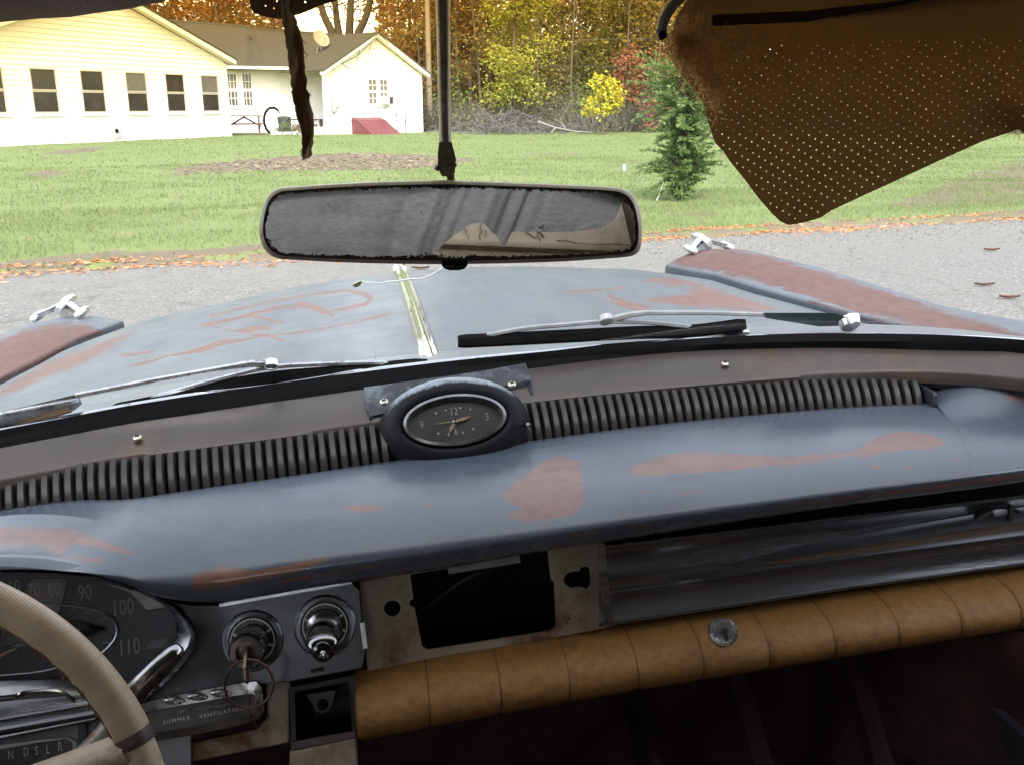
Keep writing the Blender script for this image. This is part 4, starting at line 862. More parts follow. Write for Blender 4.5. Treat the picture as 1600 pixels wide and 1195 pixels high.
MB().rings([[p + Yv * .009 - up * .008, p + Yv * .006 - up * .001, p + up * .001, p - Yv * .006 - up * .003, p - Yv * .008 - up * .010, p - up * .014] for p in cb]).build('windscreen_trim', CHROME, car, smooth=60)
MB().rings([[c - Yv * .010 - up * .006, (c + g) / 2 + up * .004 - Yv * .004, g + up * .0, s + up * .004 + Yv * .004, s - up * .006, c - up * .03] for c, g, s in zip(cb, gb, sb)]).build('windscreen_gasket', BLACK, car, smooth=60)
shelf = MB().rings([[b, b * .5 + f * .5 + up * .0035, f + up * .003, f - Yv * .004 - up * .001, f - Yv * .003 - up * .012, f + Yv * .004 - up * .013, b - up * .014 + Yv * .002] for b, f in zip(sb, sf)], True, True).build('defroster_shelf', SHELF, car, smooth=50)
def screw(c, n, parent, r=.0044):
    n = Vector(n).normalized(); a = n.cross(Vector((1, 0, .2))).normalized(); b2 = n.cross(a)
    s = MB().lathe(c, n, [(r, -.001), (r, .0012), (r * .75, .0024), (r * .3, .0029)], 14).build('screw', SCREW, parent)
    q = MB()
    for d in (a + b2, a - b2): d = d.normalized(); e = n.cross(d); q.obox(Vector(c) + n * .0016 - d * r * .55 - e * r * .13, d * r * 1.1, e * r * .26, n * .0016)
    q.build('cross_slot', BLACK, s, smooth=0)
for p in ((215, 684), (1133, 569)): screw(P(*p, 'z', -.297), (0, -.25, 1), shelf)
# ---- windscreen glass
top_px = [(-140, 60), (0, 20), (240, -22), (430, -30), (620, -14), (800, -10), (1000, -14), (1200, -22), (1400, -20), (1600, 0), (1720, 20)]
def wtop(t):                                # header curve in the car frame
    x = -.62 + 1.36 * t; return Vector((x, .63 - .12 * (2 * t - 1) ** 2 - .06 * (2 * t - 1) ** 4, .075 - .012 * (2 * t - 1) ** 2))
rows = []; uv = []
for j in range(25):
    h = j / 24; r = []
    for i in range(90):
        a = gb[i] + Yv * .012 + up * .002; b_ = wtop(i / 89); r.append(a.lerp(b_, h) + Vector((0, .018 * sin(pi * h), 0)))
    rows.append(r); uv += [(i / 89, h) for i in range(90)]
wsm = MB().grid(rows); ws = wsm.build('windscreen', windscreen_mat(), car, smooth=180)
ul = ws.data.uv_layers.new(name='UVMap')
for l in ws.data.loops: ul.data[l.index].uv = uv[l.vertex_index]
wn_ = (wtop(.5) - gb[45]).cross(Vector((1, 0, 0))).normalized()
GX = [p.x for p in gb]
def WS(px, py, off=0.):                     # sight line against the curved pane
    y = gb[45].y
    for _ in range(5): q = PP(px, py, Vector((0, y, gb[45].z)) + Yv * (.014 + off) + up * .002, wn_); y = interp(GX, [p.y for p in gb], q.x)
    return q
ck = [(556, 443), (563, 441), (572, 442.5), (585, 442), (595, 443), (606, 441), (618, 440), (632, 438), (645, 436.5), (657, 437), (668, 433), (679, 428), (686, 423), (693, 419)]
MB().tube([WS(x, y) for x, y in ck], [.0012, .001, .0006, .0005, .0006, .0008, .0009, .0009, .0009, .0007, .0009, .0009, .0009, .0008], 5).build('glass_crack', mat('white_crack', (.8, .82, .82), .4), ws)
MB().tube([WS(x, y) for x, y in ((585, 548), (587, 560), (589, 566))], .0003, 4).build('glass_crack', mat('white_crack', (.8, .82, .82)), ws)
MB().prism([WS(550, 446), WS(560, 440), (WS(566, 439)), WS(563, 446), WS(556, 449)], (0, -.002, 0)).build('glass_chip', mat('yellowed_chip', (.5, .47, .2), .4), ws, smooth=0)
# ---- wipers
def OUT(px, py, lift=0.): return WS(px, py, .012 + lift)
W1 = props(MB().tube(smooth_path([OUT(*p) for p in ((176, 641), (240, 628), (330, 607), (425, 590), (540, 580), (668, 568))], 24), [.003] + [.0042] * 22 + [.003], 6, sq=1.7).build('windshield_wiper', BLACK, car), None)
W1['label'] = 'left wiper lying flat along the glass'
MB().tube(smooth_path([OUT(*p, .006) for p in ((194, 634), (270, 612), (350, 590), (420, 574), (500, 569), (580, 567), (640, 568))], 24), .0026, 6).build('blade_frame', ALU, W1)
MB().tube([OUT(655, 568, .004), OUT(669, 571, .004)], .005, 8).build('end_clip', CHROME_OLD, W1)
MB().lathe(OUT(424, 570, .008), -wn_, [(.0075, -.004), (.0075, .003), (.004, .005)], 14).build('pivot', ALU, W1)
MB().tube([OUT(*p, .010) for p in ((118, 618), (240, 594), (330, 578), (392, 568), (418, 569))], [.0028, .0028, .0028, .004, .004], 6).build('arm', ALU, W1)
MB().prism([OUT(-60, 664, .012), OUT(0, 643, .012), (OUT(60, 629, .012)), OUT(119, 615, .012), OUT(126, 621, .012), OUT(112, 632, .012), OUT(60, 648, .012), OUT(0, 667, .012), OUT(-60, 690, .012)], (0, .004, -.008)).build('arm_sleeve', ALU, W1, bev=.002)
MB().tube([OUT(-40, 690, .006), OUT(40, 660, .006), OUT(110, 638, .006)], .004, 6).build('spring', mat('rusty_spring', (.12, .08, .05), .7, .4), W1)
W2 = props(MB().tube(smooth_path([OUT(*p) for p in ((716, 534), (800, 530), (900, 525), (1000, 520), (1080, 518), (1166, 507))], 24), [.004] + [.0046] * 22 + [.0035], 6, sq=1.7).build('windshield_wiper', BLACK, car), None)
W2['label'] = 'right wiper with a lifted rubber end'
MB().tube(smooth_path([OUT(*p, .006) for p in ((735, 530), (810, 515), (880, 508), (945, 503), (1010, 504), (1080, 511), (1130, 516))], 24), .0027, 6).build('blade_frame', ALU2, W2)
MB().tube([OUT(*p, .003) for p in ((1060, 519), (1110, 519), (1168, 519))], .0035, 6).build('rubber_end', BLACK, W2)
for p, q in (((714, 533), (730, 532)), ((1150, 519), (1170, 518))): MB().tube([OUT(*p, .004), OUT(*q, .004)], .0048, 8).build('end_clip', CHROME_OLD, W2)
MB().lathe(OUT(947, 500, .008), -wn_, [(.008, -.004), (.008, .003), (.004, .005)], 14).build('pivot', ALU2, W2)
MB().tube([OUT(*p, .010) for p in ((945, 502), (985, 492), (1010, 489), (1100, 489), (1195, 492))], [.004, .0035, .003, .0026, .0026], 6).build('arm', ALU2, W2)
MB().prism([OUT(1190, 491, .010), OUT(1300, 491, .010), OUT(1318, 498, .010), OUT(1318, 510, .010), OUT(1280, 511, .010), OUT(1196, 498, .010)], (0, -.006, .003)).build('arm_sleeve', mat('dull_green_metal', (.10, .13, .115), .35, .6, .3, 30), W2, bev=.0015)
MB().lathe(OUT(1328, 506, .006), -wn_, [(.013, -.006), (.011, .004), (.006, .007)], 14).build('pivot_cap', CHROME, W2)

# ---- dash top roll
DT_T = [(-160, 815), (-60, 798), (0, 792), (66, 785), (131, 781), (175, 781), (215, 778), (262, 771), (350, 758), (437, 746), (600, 722), (710, 706), (820, 690), (960, 671), (1100, 655), (1280, 638), (1440, 626), (1456, 622), (1476, 596), (1520, 590), (1600, 597), (1720, 612)]
DT_B = [(-160, 890), (-60, 872), (0, 868), (66, 871), (131, 883), (175, 897), (215, 913), (262, 932), (350, 938), (437, 924), (600, 900), (710, 883), (820, 864), (960, 842), (1100, 820), (1280, 793), (1440, 772), (1456, 770), (1476, 767), (1520, 762), (1600, 750), (1720, 735)]
Tz = [-.333 if px < 220 else (-.337 if px < 330 else (-.34 if px < 1450 else (-.34 + .022 * min(1, (px - 1450) / 40)))) for px, _ in DT_T]
Tp = [P(*p, 'z', z) for p, z in zip(DT_T, Tz)]
nose = [.715 if px < 140 else np.interp(px, [140, 330], [.715, .735]) for px, _ in DT_B]
Bp = [P(*p, 'y', n + .012) for p, n in zip(DT_B, nose)]
Tq = [P(*p, 'z', z if p[0] < 1450 else -.34) for p, z in zip([q if q[0] < 1450 else (q[0], np.interp(q[0], [1450, 1600, 1720], [625, 609, 597])) for q in DT_T], Tz)]
NX = 260; Ts = smooth_path(Tp, NX); Tn = smooth_path(Tq, NX); Bs = smooth_path(Bp, NX); ns = np.interp(np.linspace(0, 1, NX), np.linspace(0, 1, len(nose)), nose)
rows = []
for k in np.linspace(-.12, 0, 4)[:-1]: rows.append([Vector((t.x, t.y - k * .1, t.z + k * .35)) for t in Ts])
for t in np.linspace(0, 1, 34):
    r = []
    for T, T2, B, n in zip(Ts, Tn, Bs, ns):
        u_ = min(1, t / .3); T = T.lerp(T2, u_ * u_ * (3 - 2 * u_))
        a = t * pi / 2; zm = B.z + .42 * (T.z - B.z); e = 1 - max(cos(a), 0) ** 1.15; s_ = sin(a)
        xx = T.x + (B.x - T.x) * t * .75; r.append(Vector((xx, T.y - (T.y - n) * s_, T.z - (T.z - zm) * e)))
    rows.append(r)
for t in np.linspace(.08, 1, 14):
    r = []
    for T, B, n in zip(Tn, Bs, ns):
        a = t * pi / 2; zm = B.z + .42 * (T.z - B.z); x0 = T.x + (B.x - T.x) * .75
        r.append(Vector((x0 + (B.x - x0) * t, n + .012 * (1 - cos(a)), zm + (B.z - zm) * sin(a))))
    rows.append(r)
for d, z in ((.012, -.004), (.04, -.003), (.08, .0)): rows.append([B + Vector((0, d, z)) for B in Bs])
mb = MB().grid(rows)
dp = [[(835, 728), (852, 716), (880, 711), (908, 720), (914, 745), (914, 775), (898, 802), (868, 812), (830, 815), (788, 812), (790, 800), (812, 795), (786, 782), (784, 770), (800, 752), (820, 742)],
      [(535, 790), (560, 785), (600, 786), (606, 793), (590, 801), (545, 802)], [(660, 786), (672, 784), (676, 794), (664, 799)],
      [(980, 728), (1020, 714), (1060, 704), (1110, 704), (1170, 708), (1240, 712), (1300, 705), (1345, 698), (1370, 682), (1395, 672), (1440, 672), (1475, 684), (1482, 696), (1450, 703), (1400, 706), (1370, 714), (1300, 718), (1240, 728), (1180, 732), (1120, 738), (1060, 741), (1000, 748), (984, 742)],
      [(1352, 727), (1380, 724), (1385, 732), (1360, 735)], [(1412, 726), (1430, 723), (1434, 732), (1418, 736)], [(1560, 694), (1585, 692), (1584, 698), (1562, 699)], [(1486, 716), (1504, 714), (1500, 720), (1488, 721)],
      [(300, 900), (320, 890), (350, 884), (390, 889), (430, 884), (470, 876), (510, 866), (520, 876), (490, 886), (450, 898), (400, 908), (340, 918), (300, 924)],
      [(-120, 830), (-20, 824), (30, 818), (60, 815), (110, 828), (150, 838), (190, 852), (215, 862), (195, 868), (150, 856), (120, 850), (60, 848), (0, 849), (-120, 858)],
      [(70, 868), (130, 868), (190, 876), (150, 880), (90, 874)], [(1572, 616), (1620, 612), (1620, 628), (1576, 628)], [(1045, 768), (1110, 762), (1112, 768), (1050, 774)]]
dl = [([(440, 908), (520, 894), (620, 878), (760, 858)], [3, 2.5, 1.6, .8]), ([(760, 856), (860, 842), (960, 826), (1090, 808)], [.6, 1.4, 1.6, .6]), ([(1100, 806), (1250, 786), (1400, 768), (1520, 752), (1640, 738)], [.6, 1.6, 2.2, 3, 2.5]), ([(940, 775), (1000, 768), (1060, 766)], [.6, 1.4, .6])]
props(mb.build('dash_top', worn_paint('dash_top_paint', (.078, .095, .122), (.195, .084, .054), .26, .5, 24, (.6, 1, 1), .7, (.05, .056, .084), .85, (2, 5, 5), spec=.9), car, smooth=180, attr=wear_attr(mb.v, dp, dl, 8, lsoft=3)), None)
# ---- grilles: one slat per fin, shared mesh
TX = [q.x for q in Ts]
def TsAt(x): return Vector((x, interp(TX, [q.y for q in Ts], x), interp(TX, [q.z for q in Ts], x)))
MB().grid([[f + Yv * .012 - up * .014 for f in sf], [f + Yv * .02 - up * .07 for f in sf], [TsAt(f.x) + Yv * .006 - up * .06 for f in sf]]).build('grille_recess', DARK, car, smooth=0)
sfx = [p.x for p in sf]; Tx = [p.x for p in Ts]
def sl(x): return Vector((x, interp(sfx, [p.y for p in sf], x), interp(sfx, [p.z for p in sf], x))), Vector((x, interp(Tx, [p.y for p in Ts], x), interp(Tx, [p.z for p in Ts], x)))
a, b_ = sl(.3); mid = (a + b_) / 2
sm = MB(); L = (b_ - a); dirn = L.normalized(); nr = dirn.cross(Vector((1, 0, 0))).normalized(); nr = nr if nr.z > 0 else -nr
rr = []
for t in np.linspace(-.04, 1.25, 9):
    q = a + L * t - mid; h = .0035 + .0065 * sin(pi * min(max(t, .02), 1)) ** .6
    rr.append([q + nr * (-.012) + Vector((-.0043, 0, 0)), q + nr * (h - .003) + Vector((-.0043, 0, 0)), q + nr * h + Vector((-.0024, 0, 0)), q + nr * h + Vector((.0024, 0, 0)), q + nr * (h - .003) + Vector((.0043, 0, 0)), q + nr * (-.012) + Vector((.0043, 0, 0))])
sm.rings(rr, True, True)
gpar = MB().tube([p - up * .016 + Yv * .008 for p in sf], .004, 6).build('defroster_grille', DARKMETAL, car)
first = None
x0, x1, x2, x3 = P(-30, 740, 'z', -.322).x, P(606, 690, 'z', -.325).x, P(822, 665, 'z', -.325).x, P(1447, 605, 'z', -.325).x
pitch_ = .0102
xs = list(np.arange(x1 - .004, x0, -pitch_)) + list(np.arange(x2 + .003, x3, pitch_))
for x in xs:
    a, b2 = sl(x); c = (a + b2) / 2 - Vector((0, 0, .006)) + Vector((0, .001, 0))
    if first is None:
        first = MB(); first.v = list(sm.v); first.f = list(sm.f); o = first.build('slat', SLAT, org=(0, 0, 0), smooth=50); o.parent = gpar; smesh = o.data; first = o
        o.matrix_world = Matrix(); o.matrix_parent_inverse = Matrix()
    else: o = first.copy(); COL.objects.link(o)
    o.location = c - R0; o.rotation_euler.z = -.35 * (x - .1)
# end wall of the right grille
ew = P(1450, 600, 'z', -.318)
MB().hexa([ew + Vector((dx, dy, dz)) for dz in (-.05, -.006) for dx, dy in ((.0, -.012), (.003, -.012), (.003, .03), (.0, .03))]).build('grille_end', DARKMETAL, car, bev=.004)
# ---- clock pod
cn = Vector((.0, -.82, .57)).normalized(); cc = P(711, 657, 'y', .895)
e1 = Vector((1, 0, 0)); e1 = (e1 - cn * e1.dot(cn)).normalized(); e2 = cn.cross(e1)
e2 = e2 if e2.z > 0 else -e2
def CE(a, b, f, n=44, dx=0, dz=0): return [cc + e1 * (a * cos(2 * pi * k / n) + dx) + e2 * (b * sin(2 * pi * k / n) + dz) - cn * f for k in range(n)]
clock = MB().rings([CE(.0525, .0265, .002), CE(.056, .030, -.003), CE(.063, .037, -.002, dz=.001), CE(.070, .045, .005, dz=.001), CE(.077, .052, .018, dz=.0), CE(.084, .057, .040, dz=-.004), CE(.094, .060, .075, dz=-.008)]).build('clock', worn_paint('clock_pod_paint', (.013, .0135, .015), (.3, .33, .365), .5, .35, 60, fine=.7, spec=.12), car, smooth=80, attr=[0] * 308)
cw = [max(0, sin(2 * pi * (i % 44) / 44)) ** .9 * (.0, .0, .35, .95, .95, .85, .6)[i // 44] for i in range(308)]  # real scuffs on the upper rim, strengthened to paint in its lit top
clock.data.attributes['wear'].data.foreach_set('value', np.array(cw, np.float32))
pl = [P(x, y, 'z', z) for x, y, z in ((569, 613, -.288), (640, 603, -.287), (700, 595, -.287), (760, 586, -.287), (822, 575, -.288), (831, 600, -.298), (833, 622, -.309), (815, 628, -.315), (610, 660, -.316), (578, 660, -.310), (573, 640, -.30))]
MB().prism([p + up * .006 for p in pl], (0, -.001, -.006)).build('clock_plate', mat('clock_plate_paint', (.035, .038, .043), .4, .2, .35, 40, .1, 300, dirt=(.14, .155, .17), dscale=30, damt=.45), clock, smooth=0, bev=.0012)
clock.children[0].data.attributes.new('wear', 'FLOAT', 'POINT')
for p in ((600, 628), (800, 601)): screw(P(*p, 'z', -.289), (0, -.45, 1), clock)
MB().rings([CE(.0505, .0255, -.001), CE(.052, .0265, -.005), CE(.049, .0238, -.006), CE(.0465, .0222, -.002), CE(.0455, .0215, .004)]).build('clock_bezel', mat('dull_bezel_metal', (.2, .2, .2), .3, .9, .25, 60), clock)
MB().rings([CE(.0515, .026, .003)], True).build('clock_face', mat('clock_black_face', (.02, .018, .016), .45, 0, .3, 40), clock, smooth=0)
def CF(px, py, f=.0024): return PP(px, py, cc - cn * f, cn)
rt = (CF(760, 651) - CF(660, 664)).normalized()
for s, x, y in (('12', 709, 643), ('3', 761, 651), ('6', 712.5, 674), ('9', 659, 664)):
    text('numeral', s, CF(x, y), rt, e2, .0083, mat('clock_numeral_ink', (.2, .195, .18), .6), clock, .75)
for x, y in ((681, 645), (696.5, 640.5), (719, 637), (735, 639), (685, 677), (701, 678.5), (723.5, 675.5), (739.5, 670)):
    MB().lathe(CF(x, y), cn, [(.0011, 0), (.0011, .0004)], 8).build('hour_dot', DIM_INK, clock)
HAND = mat('tarnished_brass', (.22, .17, .10), .45, .7)
for a, b2, w in (((711, 658), (736, 650), .0022), ((711, 658), (701, 677), .0026), ((713, 657.5), (677, 662.5), .0006)):
    q, r = CF(*a, .0005), CF(*b2, .0005); s_ = cn.cross((r - q).normalized())
    MB().prism([q - s_ * w * .5, q.lerp(r, .55) - s_ * w * .8, r, q.lerp(r, .55) + s_ * w * .8, q + s_ * w * .5], cn * .0005).build('clock_hand', HAND, clock, smooth=0)
MB().lathe(CF(710.5, 658, .0005), cn, [(.0022, 0), (.0022, .002), (.001, .003)], 12).build('hand_hub', CHROME_OLD, clock)
MB().lathe(P(823, 664, 'y', .885), (0, -1, .3), [(.0015, -.02), (.0015, .004), (.003, .005), (.003, .009), (.0015, .011)], 10).build('set_knob', CHROME_OLD, clock)
# ---- lower dash: one tilted face plane for the instruments, a steeper one for radio and glove box
IPt, INn = Vector((-.15, .768, -.40)), Vector((0, -cos(radians(22)), sin(radians(22))))
def I(px, py, f=0.): return PP(px, py, IPt + INn * f, INn)
FPt, FNn = Vector((.2, .775, -.40)), Vector((0, -cos(radians(10)), sin(radians(10))))
def F(px, py, f=0.): return PP(px, py, FPt + FNn * f, FNn)
def flat(fn, pts, f=0.): return [fn(x, y, f) for x, y in pts]
# dark body behind everything
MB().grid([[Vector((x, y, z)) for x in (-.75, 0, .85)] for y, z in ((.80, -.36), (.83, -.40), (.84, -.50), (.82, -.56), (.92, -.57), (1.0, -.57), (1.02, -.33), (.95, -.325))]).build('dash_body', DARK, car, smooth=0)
PL = mat('instrument_panel_metal', (.06, .064, .072), .34, .6, .25, 12, .05, 200)
# instrument cluster
cl_out = [(-200, 905), (-120, 893), (-60, 889), (0, 888), (84, 891), (168, 901), (238, 925), (280, 950), (302, 977), (307, 1000), (302, 1015), (290, 1032), (269, 1056), (245, 1078), (215, 1102), (170, 1118), (100, 1126), (0, 1140), (-200, 1170)]
cl_in = [(-200, 915), (-120, 906), (-60, 903), (0, 902), (84, 902), (140, 905), (210, 921), (252, 942), (272, 962), (280, 982), (278, 996), (262, 1018), (236, 1042), (205, 1060), (160, 1078), (120, 1058), (60, 1062), (0, 1063), (-200, 1066)]
clus = MB().rings([flat(I, cl_out, -.004), flat(I, cl_out, .012), [a.lerp(b2, .35) for a, b2 in zip(flat(I, cl_out, .017), flat(I, cl_in, .017))], [a.lerp(b2, .7) for a, b2 in zip(flat(I, cl_out, .013), flat(I, cl_in, .013))], flat(I, cl_in, .004), flat(I, cl_in, -.012)]).build('instrument_cluster', BRUSHED, car, smooth=50)
MB().prism(flat(I, [(-210, 912), (0, 899), (150, 903), (255, 940), (285, 985), (262, 1020), (200, 1066), (150, 1082), (100, 1068), (0, 1070), (-210, 1075)], -.010), INn * -.004).build('speedometer_face', GLASSY, clus, smooth=0)
FD = -.0092
MB().prism(flat(I, [(50, 903), (106, 904), (100, 930), (94, 950), (88, 968), (70, 958), (36, 930)], FD), INn * .0004).build('dial_reflection', mat('reflection_pink', (.16, .13, .125), .6, 0, .2, 60), clus, smooth=0)  # glass reflection painted as a flat pinkish patch on the dial
RAG = mat('peeling_dial_white', (.3, .3, .29), .6, 0, .25, 90)
MB().prism(flat(I, [(162, 906), (186, 911), (196, 918), (205, 922), (214, 921), (226, 930), (240, 934), (217, 939), (205, 926), (184, 917), (172, 915)], FD), INn * .0004).build('peeling_strip', RAG, clus, smooth=0)
MB().prism(flat(I, [(217, 937), (246, 933), (264, 947), (229, 952)], FD), INn * .0005).build('warning_label', mat('label_white', (.42, .42, .38), .6), clus, smooth=0)
text('lettering', 'HOT', I(244, 943, FD + .0008), I(260, 941) - I(225, 945), INn.cross(Vector((1, 0, 0))) * -1, .0045, BLACK, clus, 1.1)
MB().prism(flat(I, [(234, 1001), (265, 995), (254, 1010), (228, 1014)], FD), INn * .0004).build('peeling_strip', mat('peeling_dial_grey', (.17, .17, .175), .6), clus, smooth=0)
MB().prism(flat(I, [(230, 955), (272, 950), (276, 985), (262, 996), (236, 998), (236, 975)], FD - .0002), INn * .0003).build('dial_band', mat('dial_grey_band', (.075, .075, .085), .5, 0, .2, 20), clus, smooth=0)
iu = INn.cross(Vector((1, 0, 0))); iu = iu if iu.z > 0 else -iu
for s, x, y, h in (('60', 22, 917, 19), ('70', 53, 922, 20), ('80', 85, 921, 20), ('90', 133, 926, 22), ('100', 192, 949, 23), ('110', 202, 1011, 23)):
    text('speed_number', s, I(x, y, FD + .0006), Vector((1, 0, -.02)), iu, h * .86 / 1467 * 1.05, DIM_INK, clus, .62, space=1.05)
for a, b2 in (((80, 948), (86, 942)), ((64, 954), (68, 948)), ((108, 955), (118, 949)), ((132, 958), (141, 954)), ((156, 968), (168, 963)), ((171, 984), (180, 983)), ((160, 1003), (174, 1004))):
    MB().bar(I(*a, FD + .0003), I(*b2, FD + .0003), .0006, .0006, INn).build('tick', DIM_INK, clus, smooth=0)
MB().tube(smooth_path(flat(I, [(-120, 944), (0, 940), (80, 943), (140, 950), (172, 962), (183, 983), (176, 1003), (150, 1025), (100, 1040), (40, 1052), (-100, 1060)], FD + .001), 40), .0011, 6).build('dial_ring', BRUSHED, clus)
sp_ = [(-100, 958, -100, 1020), (-20, 957, -20, 1014), (60, 960, 60, 1008), (110, 966, 110, 1002), (140, 974, 140, 994), (162, 983, 162, 984)]
MB().rings([[I(a, b2, FD + .001), I(a, b2 * .6 + d * .4, FD + .007), I(c, d * .6 + b2 * .4, FD + .005), I(c, d, FD + .001)] for a, b2, c, d in sp_], True, True).build('dial_spear', CHROME_OLD, clus, smooth=30)
MB().tube([I(-40, 1060, FD + .009), I(4, 1022, FD + .009), I(26, 1012, FD + .008)], [.0022, .0016, .0006], 6).build('needle', mat('needle_tan', (.3, .22, .12), .5), clus)
MB().rings([flat(I, cl_in, .0035)], True).build('dial_glass', clearglass('dial_glass', (.8, .8, .81), .004), clus, smooth=0)
# lower window of the cluster, rails, gear indicator
MB().prism(flat(I, [(-200, 1098), (0, 1090), (40, 1082), (85, 1080), (104, 1086), (118, 1100), (0, 1121), (-200, 1140)], .0125), INn * .002).build('lower_window', mat('gauge_window_dark', (.025, .026, .024), .25, 0, .6, 20), clus, smooth=0)
MB().tube(smooth_path(flat(I, [(-200, 1096), (0, 1089), (40, 1081), (85, 1079), (106, 1086), (121, 1101)], .015), 24), .0018, 6).build('window_arch', CHROME, clus)
for y0_, y1_, r in ((1124, 1098, .0022), (1140, 1114, .003), (1152, 1122, .0018)):
    MB().tube(flat(I, [(-200, y0_ + 26), (0, y0_), (150, y1_)], .015), r, 6).build('rail', mat('dull_rail_metal', (.17, .17, .18), .3, .8, .2, 20), clus)
MB().prism(flat(I, [(-200, 1170), (0, 1150), (150, 1124), (290, 1100), (300, 1110), (300, 1190), (280, 1230), (-200, 1290)], .002), INn * .006).build('lower_face', mat('grey_lower_face', (.2, .2, .215), .45, .4, .2, 8), clus, smooth=0)
gear = MB().prism(flat(I, [(-200, 1190), (0, 1162), (60, 1154), (108, 1150), (122, 1156), (126, 1172), (124, 1250), (-200, 1290)], .009), INn * .004).build('gear_indicator', mat('grey_gear_frame', (.26, .26, .27), .5, .2, .2, 8), car, smooth=0, bev=.001)
MB().prism(flat(I, [(-200, 1200), (0, 1170), (60, 1159), (104, 1153), (112, 1160), (114, 1180), (112, 1194), (60, 1202), (0, 1212), (-200, 1240)], .0132), INn * .0006).build('gear_window', mat('gear_window_dark', (.05, .042, .045), .3), gear, smooth=0)
for s, x, y in (('N', 17, 1179), ('D', 41, 1174), ('S', 57.5, 1172.5), ('L', 75, 1170), ('R', 94, 1166)):
    text('gear_letter', s, I(x, y, .0142), Vector((1, 0, -.02)), iu, .0074, DIM_INK, gear, .6)
MB().prism(flat(I, [(124, 1130), (136, 1128), (140, 1220), (126, 1230)], .012), INn * .004).build('side_rail', DARKMETAL, gear, smooth=0)
# ignition and lighter panel
ign = MB().prism(flat(I, [(343, 944), (549, 909), (562, 920), (571, 1020), (566, 1042), (453, 1063), (397, 1068), (300, 1086), (222, 1100), (238, 1078), (262, 1056), (284, 1030), (300, 1000), (296, 978), (272, 948), (262, 936), (300, 944)], .004), INn * .004).build('ignition_panel', PL, car, smooth=0, bev=.0008)
MB().prism(flat(I, [(343, 942), (549, 907), (550, 911), (344, 947)], .0085), INn * .002).build('panel_edge', BRUSHED, ign, smooth=0)
MB().bar(I(566, 972, .009), I(571, 1012, .009), .004, .003, INn).build('panel_clip', CHROME_OLD, ign, smooth=0)
MB().prism(flat(I, [(485, 1045), (506, 1041), (507, 1047), (486, 1051)], .0085), INn * .0005).build('panel_slot', DARK, ign, smooth=0)
def bezel(px, py, r, name):
    c = I(px, py, .008); b = MB().lathe(c, INn, [(r, -.001), (r * 1.0, .002), (r * .94, .0038), (r * .84, .003), (r * .72, -.001), (r * .70, -.002)], 40).build(name, BRUSHED, ign, smooth=40)
    MB().lathe(c, INn, [(r * .74, .0003), (r * .73, .0014)], 36).build('ring_face', mat('knob_ring_black', (.03, .03, .03), .4), b, smooth=30)
    ring = MB(); n = 36
    ring.rings([[c + (Vector((1, 0, 0)) * cos(2 * pi * k / n) + iu * sin(2 * pi * k / n)) * q + INn * h for k in range(n)] for q, h in ((r * .73, .0012), (r * .735, .0026), (r * .69, .0026), (r * .685, .0012))]).build('ring_edge', WHITE_INK, b, smooth=30)
    for a in (.45, pi - .45, pi + .35, -.35):
        d = Vector((1, 0, 0)) * cos(a) + iu * sin(a); MB().bar(c + d * r * .5 + INn * .0017, c + d * r * .69 + INn * .0017, .0022, .0006, INn).build('ring_mark', WHITE_INK, b, smooth=0)
    return c, b
c, b = bezel(395, 1000, .0262, 'ignition_lock')
for k, ch in enumerate('IGNITION'):
    a = pi / 2 + .62 - k * .178; d = Vector((1, 0, 0)) * cos(a) + iu * sin(a); text('lettering', ch, c + d * .0160 + INn * .0019, Vector((1, 0, 0)) * sin(a) - iu * cos(a), d, .0031, DIM_INK, b, .8)
cd = (Vector((-.02, -.80, .12)) + INn * .6).normalized()
MB().lathe(c, cd, [(.0148, .0), (.0142, .012), (.0135, .02), (.0155, .024), (.0155, .030), (.0135, .034), (.009, .034), (.0085, .026), (.001, .026)], 28).build('key_cylinder', CHROME_OLD, b, smooth=40)
kc = c + cd * .026
c2, b2 = bezel(508, 977, .0268, 'lighter_knob')
for k, ch in enumerate('LIGHTER'):
    a = pi / 2 + .5 - k * .165; d = Vector((1, 0, 0)) * cos(a) + iu * sin(a); text('lettering', ch, c2 + d * .0162 + INn * .0019, Vector((1, 0, 0)) * sin(a) - iu * cos(a), d, .0026, mat('faint_lettering', (.07, .065, .07)), b2, .8)
cd2 = (Vector((-.02, -.80, .0)) + INn * .5).normalized()
MB().lathe(c2, cd2, [(.0155, 0), (.0155, .006), (.0125, .008), (.0118, .014), (.0135, .017), (.0138, .026), (.0125, .030), (.001, .0315)], 28).build('knob_stem', CHROME_OLD, b2, smooth=40)
kk = c2 + cd2 * .028
MB().rings([[kk + Vector((1, 0, 0)) * a * w + iu * (e * w * .55 - dz) + cd2 * h for a, e in ((cos(t), sin(t)) for t in np.linspace(0, 2 * pi, 20)[:-1])] for w, dz, h in ((.0138, .001, -.008), (.0138, .0015, .004), (.0115, .003, .008), (.008, .0045, .0095))], True, True).build('knob_grip', mat('worn_knob_chrome', (.3, .3, .31), .16, 1, .2, 60), b2, smooth=40)
MB().lathe(kk - iu * .0075 + cd2 * -.004, cd2, [(.0085, 0), (.0085, .014), (.006, .0155), (.001, .013)], 20).build('knob_dimple', mat('worn_knob_chrome', (.3, .3, .31), .16, 1, .2, 60), b2, smooth=40)
